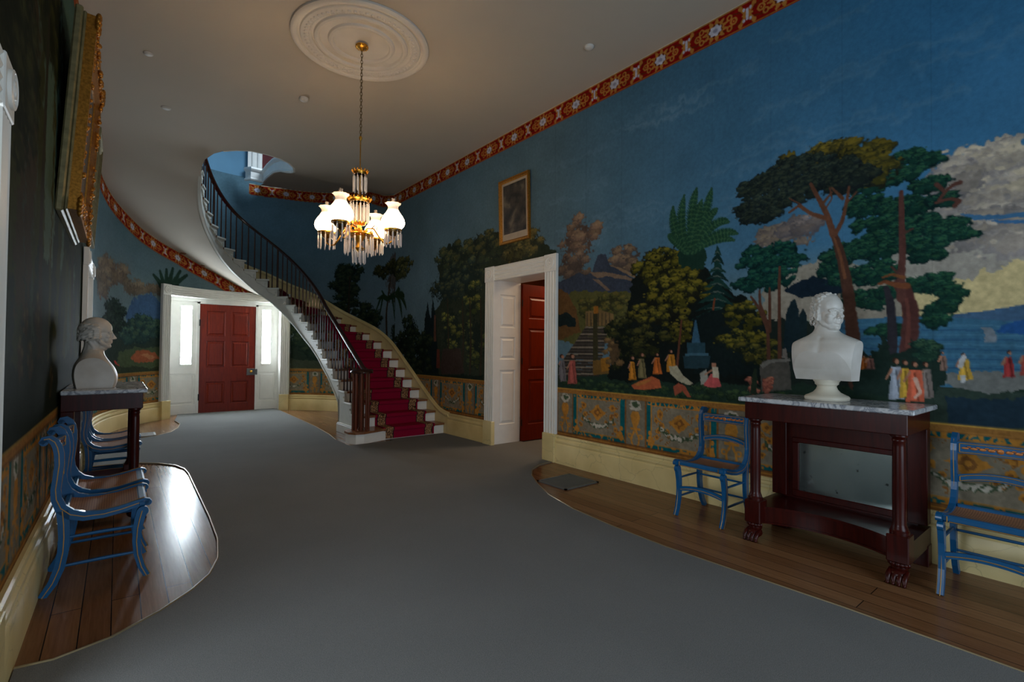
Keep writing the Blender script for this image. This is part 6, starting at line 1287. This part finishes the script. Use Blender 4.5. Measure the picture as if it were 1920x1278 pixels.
    # hair
    if bald:
        for i in range(46):
            a=rn.uniform(1.30,2*PI-1.30); z=rn.uniform(.070,.185); lim=.185-.03*math.cos(a); z=min(z,lim); back=1 if a<PI else -1; R=.078; cx=-.016
            def pt(a_,z_,e): return (cx+(.094+e)*math.cos(a_)*(1-.35*max(0,(z_-.16)/.09)),(.076+e)*math.sin(a_),z_)
            T([pt(a,z+.010,.004),pt(a+back*.22,z+.004,.011),pt(a+back*.45,z-.010,.008),pt(a+back*.62,z-.012,.010),pt(a+back*.8,z-.026,.004)],[.006,.009,.008,.009,.004])
        for s in (-1,1):
            for i in range(6): T([(.020,s*.070,.070+i*.016),(.006,s*.078,.082+i*.016),(-.020,s*.083,.082+i*.015)],[.004,.008,.007])
        for s in (-1,1):
            for i in range(5): E((.016+.003*(i%2),s*.066,.050+i*.012),(.007,.005,.009))
    else:
        for i in range(230):
            z=rn.uniform(.050,.236); a0=1.50 if z<.20 else 1.15; a=rn.uniform(a0,2*PI-a0); zz=max(0,(z-.150)/.100); rr=math.sqrt(max(.06,1-zz*zz*.85)); cx=-.014+(.099)*rr*math.cos(a); cy=.081*rr*math.sin(a); q=rn.random()
            rr_=.008+.004*q; pts=[]
            n_=Vector((math.cos(a),math.sin(a),zz*.8)).normalized(); t1=n_.cross(Vector((0,0,1))).normalized(); t2=n_.cross(t1); ph=rn.uniform(0,6.28)
            for j in range(6): w=ph+j*.85; ra=rr_*(1.05-.12*j); p_=Vector((cx,cy,z))+t1*math.cos(w)*ra+t2*math.sin(w)*ra+n_*(.001*j); pts.append(tuple(p_))
            T(pts,[.0030,.0042,.0046,.0046,.0042,.0030])
        for i in range(26): q=rn.uniform(0,6.28); hxx,hyy=rn.uniform(-.07,.035),rn.uniform(-.05,.05); T([(hxx,hyy,top(hxx,hyy)),(hxx+rn.uniform(-.012,.012),hyy+rn.uniform(-.012,.012),top(hxx,hyy)+.003),(hxx+rn.uniform(-.02,.02),hyy+rn.uniform(-.015,.015),top(hxx,hyy)-.001)],[.006,.008,.006])
        for s in (-1,1):
            for i in range(9): E((.004+rn.uniform(-.008,.010),s*.072,.125+i*.011),(.010,.008,.009),rn.uniform(-1,1))
            for i in range(4): E((.008,s*.066,.072+i*.012),(.007,.006,.008))
    return Mx
def loft(mb,secs,n=64,ex=2.5):
    """closed loft of superellipse sections (z, x_front, x_back, half_width, yc)"""
    vs=[]; 
    for (z,xf,xb,w,yc) in secs:
        cx=(xf+xb)/2; rx=abs(xf-xb)/2
        for k in range(n):
            q=2*PI*k/n; c,s=math.cos(q),math.sin(q); vs.append((cx+rx*abs(c)**(2/ex)*(1 if c>0 else -1),yc+w*abs(s)**(2/ex)*(1 if s>0 else -1),z))
    m=len(secs); fs=[(i*n+k,i*n+(k+1)%n,(i+1)*n+(k+1)%n,(i+1)*n+k) for i in range(m-1) for k in range(n)]+[tuple(range(n))[::-1],tuple((m-1)*n+k for k in range(n))]; mb.add(vs,fs)
def smooth_secs(keys,m=40):
    K=np.array(keys,float); z=np.linspace(K[0,0],K[-1,0],m); cols=[np.interp(z,K[:,0],K[:,j]) for j in range(1,K.shape[1])]; k=np.ones(5)/5; out=[]
    for j,c in enumerate(cols): c2=c.copy(); c2[2:-2]=np.convolve(c,k,'valid'); cols[j]=c2
    return [(float(z[i]),*[float(c[i]) for c in cols]) for i in range(m)]
def dents_for(Mx):
    out=[]; 
    def D(c,r,d): v=Mx@Vector(c); dd=Mx.to_3x3()@Vector(d); out.append((tuple(v),(r*Mx.to_scale().x,)*3,tuple(dd)))
    for s in (-1,1): D((.090,s*.020,.117),.010,(-.005,0,0)); D((.088,s*.041,.114),.010,(-.004,-s*.002,0)); D((.105,s*.008,.0735),.004,(0,0,.003))
    D((.095,0,.067),.006,(-.003,0,0)); D((.088,0,.0345),.009,(-.003,0,0)); return out
# right bust: square-cut shoulders on a turned socle; chest towards the room, head turned to its left
bust=empty('marble_bust',(4.03,1.375,1.079)); tag(bust,'white marble bust with curly hair and square-cut shoulders on round socle, on the right table','bust')
mb=MB(); ko=1.12
hx=Vector((0.004,-.012,.498)); Rh=math.radians(-113)
Mh=head_mb(mb,hx,ko,Rh,False,3,0)
def ellM(mb,c,r,Mx=None):
    t_=MB(); t_.ell((0,0,0),r,18,12); mb.add([(Mx@Vector(v) if Mx else Vector(v))+Vector(c) for v in t_.v],t_.f)
# chest in world axes: faces -X, width along Y
loft(mb,smooth_secs([(.145,-.085,.085,.235,0),(.22,-.105,.090,.240,0),(.30,-.112,.095,.245,0),(.36,-.105,.098,.250,0),(.400,-.092,.095,.252,0),(.425,-.082,.088,.235,0),(.445,-.074,.082,.185,0),(.465,-.068,.078,.130,0),(.485,-.064,.074,.090,0),(.51,-.060,.072,.072,0),(.545,-.055,.068,.066,0)]),72,2.4)
def chest(c):
    x,y,z=c[:,0],c[:,1],c[:,2]; fr=np.clip(-x/.05,0,1); g=lambda y0,z0,sy,sz: np.exp(-((y-y0)/sy)**2-((z-z0)/sz)**2)
    d=.010*(g(.085,.33,.07,.05)+g(-.085,.33,.07,.05))-.006*g(0,.33,.022,.09)-.007*g(0,.446,.018,.018)+.005*(g(.07,.430,.07,.016)+g(-.07,.430,.07,.016)); c[:,0]-=d*fr; return c
me=remesh(mb,.0034,7,dents_for(Mh),cuts=[((0,.222,.42),(0,1,-.11)),((0,-.222,.42),(0,-1,-.11)),((0,0,.146),(0,0,-1)),((-.048,0,.146),(-1,0,-.30)),((.090,0,.2),(1,0,0))],extra=chest)
me.materials.append(M['bust']); me.polygons.foreach_set('use_smooth',[True]*len(me.polygons)); me.set_sharp_from_angle(angle=math.radians(42)); me.name='bust_figure'
o=bpy.data.objects.new('bust_figure',me); COL.objects.link(o); o.parent=bust
mb=MB(); mb.lathe([(.136,0),(.142,.008),(.142,.022),(.134,.032),(.116,.040),(.086,.056),(.068,.078),(.060,.100),(.066,.108),(.074,.114),(.076,.128),(.084,.138),(.086,.147),(0,.147)],(0.01,0,0),40); mb.build('socle',simple('cream_marble_socle',(212,206,188),.35,var=.04),bust,smooth=40)
# left bust: bald crown, wavy side hair, herm with flat cut sides standing straight on the marble; profile to the camera
bust2=empty('marble_bust',(-.13,5.38,1.079)); tag(bust2,'weathered marble bust of a balding man in profile, flat cut side, on the left table','bust')
mb=MB(); Mh=head_mb(mb,Vector((-.005,0,.325)),1.04,0,True,5,.03)
loft(mb,smooth_secs([(-.01,.118,-.140,.20,0),(.05,.136,-.152,.21,0),(.10,.136,-.158,.215,0),(.15,.122,-.156,.21,0),(.19,.100,-.148,.195,0),(.22,.078,-.134,.165,0),(.25,.058,-.115,.12,0),(.275,.045,-.100,.085,0),(.31,.042,-.090,.070,0)]),72,2.3)
me=remesh(mb,.0034,7,dents_for(Mh),cuts=[((0,-.125,0),(0,-1,.0)),((0,.125,0),(0,1,0)),((0,0,0),(0,0,-1))]); me.materials.append(M['bust_old']); me.polygons.foreach_set('use_smooth',[True]*len(me.polygons)); me.set_sharp_from_angle(angle=math.radians(42))
o=bpy.data.objects.new('bust_figure',me); COL.objects.link(o); o.parent=bust2
# ---------------------------------------------------------------- pictures
bust.rotation_euler=(0,0,-.16)
pic=empty('framed_picture',(XR-.01,5.43,3.42)); tag(pic,'gold-framed dark engraving hung high on the right wall above the doorway','picture')
pic.rotation_euler=(0,-.03,0)
w2,h2=.335,.465
def frame(mb,w,h,fw,d,x0=0,sgn=-1):
    prof=[(0,0),(d,0),(d,.25*fw),(d*.75,.4*fw),(d*.85,.6*fw),(d*.5,.9*fw),(d*.4,fw),(0,fw)]
    c=[(-w,-h),(w,-h),(w,h),(-w,h)]; vs=[]; n=len(prof)
    for (y,z) in c:
        sy=1 if y<0 else -1; sz=1 if z<0 else -1
        for a,b in prof: vs.append((x0+sgn*a,y+sy*b,z+sz*b))
    fs=[]
    for k in range(4):
        for j in range(n): fs.append((k*n+j,k*n+(j+1)%n,((k+1)%4)*n+(j+1)%n,((k+1)%4)*n+j))
    mb.add(vs,fs)
mb=MB(); frame(mb,w2,h2,.05,.04); mb.build('frame',M['gilt_dark'],pic)
mb=MB(); mb.box(-.012,-.002,-w2+.03,w2-.03,-h2+.03,h2-.03); mb.build('mount',M['picture_mat'],pic)
t=NT('dark_engraving'); v=t.coord(); n=t.noise(v,7,5); M['engraving']=t.set(t.ramp(n,[(.35,(40,38,35)),(.55,(76,68,58)),(.72,(120,108,90))]),.4)
mb=MB(); mb.box(-.015,-.012,-w2+.085,w2-.085,-h2+.14,h2-.085); mb.build('engraving',M['engraving'],pic)
# left wall paintings
pa=empty('framed_painting',(LX(5.35),5.35,3.1)); tag(pa,'large painting in a deep ornate gilt frame, tilted forward high on the left wall','painting')
pa.rotation_euler=(0,.055,0)
W2,H2=.75,.74
mb=MB(); mb.bbox(.03,.075,-W2,W2,-H2,H2,.01); mb.bbox(.075,.095,-W2+.02,W2-.02,-H2+.02,H2-.02,.008); mb.build('frame_back',M['gilt_side'],pa)
mb=MB(); frame(mb,W2-.03,H2-.03,.20,.06,.095,1); rn=random.Random(4)
for k in range(260):
    e=rn.random()*4; f=rn.uniform(-1,1); q=rn.uniform(.0,.1); 
    y,z=((f*(W2-.04),-H2+.05+q),(f*(W2-.04),H2-.05-q),(-W2+.05+q,f*(H2-.04)),(W2-.05-q,f*(H2-.04)))[int(e)]
    r_=rn.uniform(.010,.022); mb.ell((.15+rn.uniform(-.01,.012),y,z),(r_*.8,r_,r_),7,5)
for sy in (-1,1):
    for sz in (-1,1):
        for k in range(10): q=k/10*2*PI; mb.ell((.16,sy*(W2-.07)+.055*math.cos(q),sz*(H2-.07)+.055*math.sin(q)),(.018,.026,.026),7,5)
mb.build('gilt_frame',M['gilt_dark'],pa,smooth=60)
t=NT('dark_old_painting'); v=t.coord(); n=t.noise(v,2.5,5); M['oldpaint']=t.set(t.ramp(n,[(.3,(30,28,22)),(.6,(74,60,40)),(.8,(110,92,60))]),.3)
mb=MB(); mb.box(.095,.11,-W2+.15,W2-.15,-H2+.15,H2-.15); mb.build('canvas',M['oldpaint'],pa)
pb=empty('framed_painting',(LX(7.55),7.55,3.25)); tag(pb,'narrow bronze-framed painting partly hidden behind the large gilt one on the left wall','painting'); pb.rotation_euler=(0,.05,0)
mb=MB(); mb.bbox(.03,.06,-.42,.42,-.62,.62,.01); frame(mb,.42,.62,.10,.045,.06,1); mb.build('frame',M['gilt_side'],pb); mb=MB(); mb.box(.06,.07,-.33,.33,-.53,.53); mb.build('canvas',M['oldpaint'],pb)
# ---------------------------------------------------------------- ceiling medallion, detectors
CX,CY=1.93,4.96
mb=MB(); prof=[(.685,0),(.685,-.02),(.67,-.034),(.645,-.038),(.625,-.03),(.615,-.014),(.60,-.012),(.59,-.026),(.56,-.034),(.525,-.034),(.50,-.024),(.49,-.010),(.47,-.010),(.46,-.028),(.44,-.036),(.42,-.03),(.408,-.008),(.335,-.006),(.325,-.026),(.305,-.034),(.285,-.026),(.275,-.008),(.0,-.006)]
mb.lathe(prof,(CX,CY,ZC),96)
for k in range(64): q=2*PI*k/64; mb.ell((CX+.544*math.cos(q),CY+.544*math.sin(q),ZC-.034),(.020,.020,.010),6,4)
for k in range(128): q=2*PI*k/128; mb.ell((CX+.512*math.cos(q),CY+.512*math.sin(q),ZC-.028),(.008,.008,.006),5,4)
med=mb.build('ceiling_medallion',M['plaster_white'],smooth=35); tag(med,'round moulded plaster medallion on the ceiling above the chandelier','ceiling medallion')
dets=[((.2,6.61),.045,.018,'small flat round ceiling fitting nearest the big gilt painting'),((.44,7.92),.06,.04,'wall-side dome detector on the ceiling between two flat fittings'),((1.79,6.52),.055,.045,'white round smoke detector on the ceiling just left of the chandelier chain'),((.22,9.1),.045,.012,'small flat ceiling fitting nearest the stair underside'),((3.79,3.49),.05,.03,'round ceiling fitting near the red border on the right')]
for (x,y),r_,h_,lb in dets:
    mb=MB(); mb.lathe([(r_,0),(r_,-h_*.4),(r_*.85,-h_*.75),(r_*.5,-h_),(0,-h_)],(0,0,0),20); o=mb.build('smoke_detector',simple('detector_plastic',(212,208,200),.5,var=.02),smooth=50); o.location=(x,y,ZC); tag(o,lb,'smoke detector','round fittings on the ceiling')
# ---------------------------------------------------------------- floor vents
def vent(cx,cy,w,d,n,mat,label,rz=0):
    r=empty('floor_vent',(cx,cy,.0),rz,label,'floor vent'); mb=MB(); z=.012
    for a,b,c,e in ((-w/2,w/2,-d/2,-d/2+.025),(-w/2,w/2,d/2-.025,d/2),(-w/2,-w/2+.025,-d/2,d/2),(w/2-.025,w/2,-d/2,d/2)): mb.box(a,b,c,e,.001,z)
    mb.build('frame',mat,r); mb=MB()
    for k in range(n): y=-d/2+.03+(d-.06)*(k+.5)/n; mb.box(-w/2+.02,w/2-.02,y-.004,y+.004,.001,z-.003)
    mb.box(-w/2+.02,w/2-.02,-d/2+.02,d/2-.02,.0006,.004); mb.build('grille',mat,r); return r
vent(.40,9.92,.22,.36,14,simple('pale_metal_grille',(170,170,166),.4,.4),'pale metal floor vent in the bare boards near the front door')
vent(3.83,3.80,.50,.44,26,simple('grey_metal_grille',(104,106,104),.5,.3),'square grey floor vent in the bare boards by the right doorway')
# ---------------------------------------------------------------- chandelier
ch=empty('chandelier',(CX,CY,0)); tag(ch,'brass chandelier with four lit frosted glass lamps and hanging crystal prisms','chandelier')
G=M['gold']
mb=MB(); mb.lathe([(.066,ZC-.03),(.066,ZC-.036),(.05,ZC-.048),(.022,ZC-.06),(.014,ZC-.075),(0,ZC-.08)],(0,0,0),28)
for k in range(14): q=2*PI*k/14; mb.ell((.056*math.cos(q),.056*math.sin(q),ZC-.042),(.012,.012,.008),6,4)
mb.build('ceiling_rose',G,ch,smooth=50)
# chain: interlinked oval links, one part
mb=MB(); z=ZC-.075; k=0
while z>3.62:
    pts=[]; 
    for i in range(11): q=2*PI*i/10; a,b=.011*math.cos(q),.022*math.sin(q); pts.append((a,0,z-.02+b) if k%2 else (0,a,z-.02+b))
    mb.tube(pts,.0032,5,cap=False); z-=.0335; k+=1
mb.build('chain',simple('tarnished_chain',(120,104,70),.4,.8),ch,smooth=True)
mb=MB(); mb.lathe([(0,3.63),(.014,3.62),(.016,3.60),(.008,3.585),(.0055,3.57),(.0055,3.28),(.012,3.27),(.006,3.25),(.0065,2.98),(.014,2.97),(.008,2.94),(.008,2.74),(.02,2.73),(.03,2.70),(.018,2.68),(.026,2.65),(.05,2.62),(.062,2.59),(.05,2.56),(.03,2.53),(.022,2.50),(.035,2.47),(.03,2.44),(.012,2.42),(0,2.40)],(0,0,0),20); mb.build('stem',G,ch,smooth=50)
def crown(r,z,n,h,name='crown'):
    mb=MB(); mb.lathe([(r*.78,z-.035),(r*.80,z-.02),(r*.84,z-.008),(r*.9,z),(r*.84,z+.001),(r*.76,z-.01),(r*.74,z-.035)],(0,0,0),32)
    for k in range(n):
        q=2*PI*k/n; rr=r*.93; mb.ell((rr*math.cos(q),rr*math.sin(q),z+.006),(.3*r*2*PI/n*.5*3.0*.36,.3*r*2*PI/n*.5*3.0*.36,h),8,6); mb.ell((r*1.0*math.cos(q),r*1.0*math.sin(q),z+.010),(.008,.008,.008),6,4)
    for q in (0,PI/2): mb.box(-r*.8,r*.8,-.003,.003,z-.03,z-.024,M=Matrix.Rotation(q,4,'Z'))
    return mb.build(name,G,ch,smooth=60)
crown(.082,3.255,14,.016); crown(.118,2.965,18,.018)
mb=MB()
for k in range(10):
    q=2*PI*k/10; c,s=math.cos(q),math.sin(q); mb.tube([(.02*c,.02*s,2.70),(.05*c,.05*s,2.71),(.072*c,.072*s,2.735),(.066*c,.066*s,2.75)],[.010,.012,.009,.004],6)
for k in range(14):
    q=2*PI*k/14; c,s=math.cos(q),math.sin(q); mb.tube([(.05*c,.05*s,2.59),(.10*c,.10*s,2.595),(.135*c,.135*s,2.625),(.13*c,.13*s,2.645)],[.010,.013,.010,.005],6)
mb.lathe([(.135,2.585),(.15,2.592),(.15,2.60),(.135,2.60)],(0,0,0),30); mb.lathe([(.06,2.445),(.066,2.45),(.066,2.458),(.06,2.46)],(0,0,0),24); mb.build('leaf_body',G,ch,smooth=60)
_pm={}
def prism(x,y,ztop,L,parent=ch):
    key=round(L,3)
    if key not in _pm:
        b=MB(); b.lathe([(0,0),(.0045,-.004),(.0045,-.012),(0,-.016)],(0,0,0),6); b.lathe([(0,-.018),(.0075,-.026),(.0085,-.04),(.0085,-L*.8),(.0075,-L*.94),(0,-L)],(0,0,0),6); o=b.build('prism',M['crystal'],parent); _pm[key]=o.data
    else: o=bpy.data.objects.new('prism',_pm[key]); COL.objects.link(o); o.parent=parent
    o.location=(x,y,ztop); o.rotation_euler=(0,0,random.random()*2); return o
for (r,n,zt,L) in ((.064,10,3.225,.19),(.094,16,2.935,.22),(.142,16,2.585,.20),(.062,9,2.45,.155)):
    for k in range(n): q=2*PI*(k+.3)/n; prism(r*math.cos(q),r*math.sin(q),zt,L)
R2v=Vector((.781,-.625,0)); Fv=Vector((.625,.781,0))
lp=[math.radians(41+90*i) for i in range(4)]
SHP=[(.062,0),(.090,.010),(.112,.035),(.120,.065),(.114,.098),(.094,.135),(.070,.168),(.056,.195),(.050,.218),(.054,.236),(.066,.252),(.078,.262)]
for k,q_ in enumerate(lp):
    c=Vector((.37*math.cos(q_),.37*math.sin(q_),0)); zb=2.64; d=c.normalized()
    mb=MB(); ar=[tuple(d*r_+Vector((0,0,z))) for r_,z in ((.03,2.60),(.09,2.66),(.16,2.655),(.22,2.57),(.28,2.50),(.33,2.50),(.375,2.53),(.385,2.56))]; mb.tube(ar,[.011,.010,.009,.009,.009,.009,.008,.010],8)
    mb.tube([tuple(d*r_+Vector((0,0,z))) for r_,z in ((.14,2.66),(.17,2.69),(.20,2.67),(.19,2.64))],[.006]*4,6); arm=mb.build('arm',G,ch,smooth=True)
    mb=MB(); mb.lathe([(0,-.10),(.016,-.095),(.022,-.08),(.014,-.066),(.03,-.058),(.055,-.04),(.064,-.022),(.066,-.008),(.078,-.006),(.082,.0),(.078,.006),(.05,.008),(0,.008)],(0,0,0),28); f=mb.build('lamp_font',M['bronze'],ch,smooth=45); f.location=(c.x,c.y,zb-.004)
    mb=MB(); mb.lathe([(.079,-.012),(.088,-.010),(.090,-.002),(.088,.006),(.079,.006)],(0,0,0),32); rg=mb.build('shade_ring',G,f,smooth=50)
    mb=MB(); mb.lathe(SHP,(0,0,0),36,wob=lambda j,q:(.06*math.cos(9*q)*max(0,(j-8)/3)) if j>8 else 0); mb.f=[q for q in mb.f if len(q)==4]; sh=mb.build('lamp_shade',M['shade'],ch,smooth=60); sh.location=(c.x,c.y,zb+.004)
    mb=MB(); mb.lathe([(.017,.20),(.017,.30),(.019,.312),(.0165,.312),(.0145,.30),(.0145,.20)],(0,0,0),14); mb.build('chimney',M['glass'],sh,smooth=50)
    for i in range(11):
        q=2*PI*(i+.5*(k%2))/11; prism(c.x+.083*math.cos(q),c.y+.083*math.sin(q),zb-.012,.165)
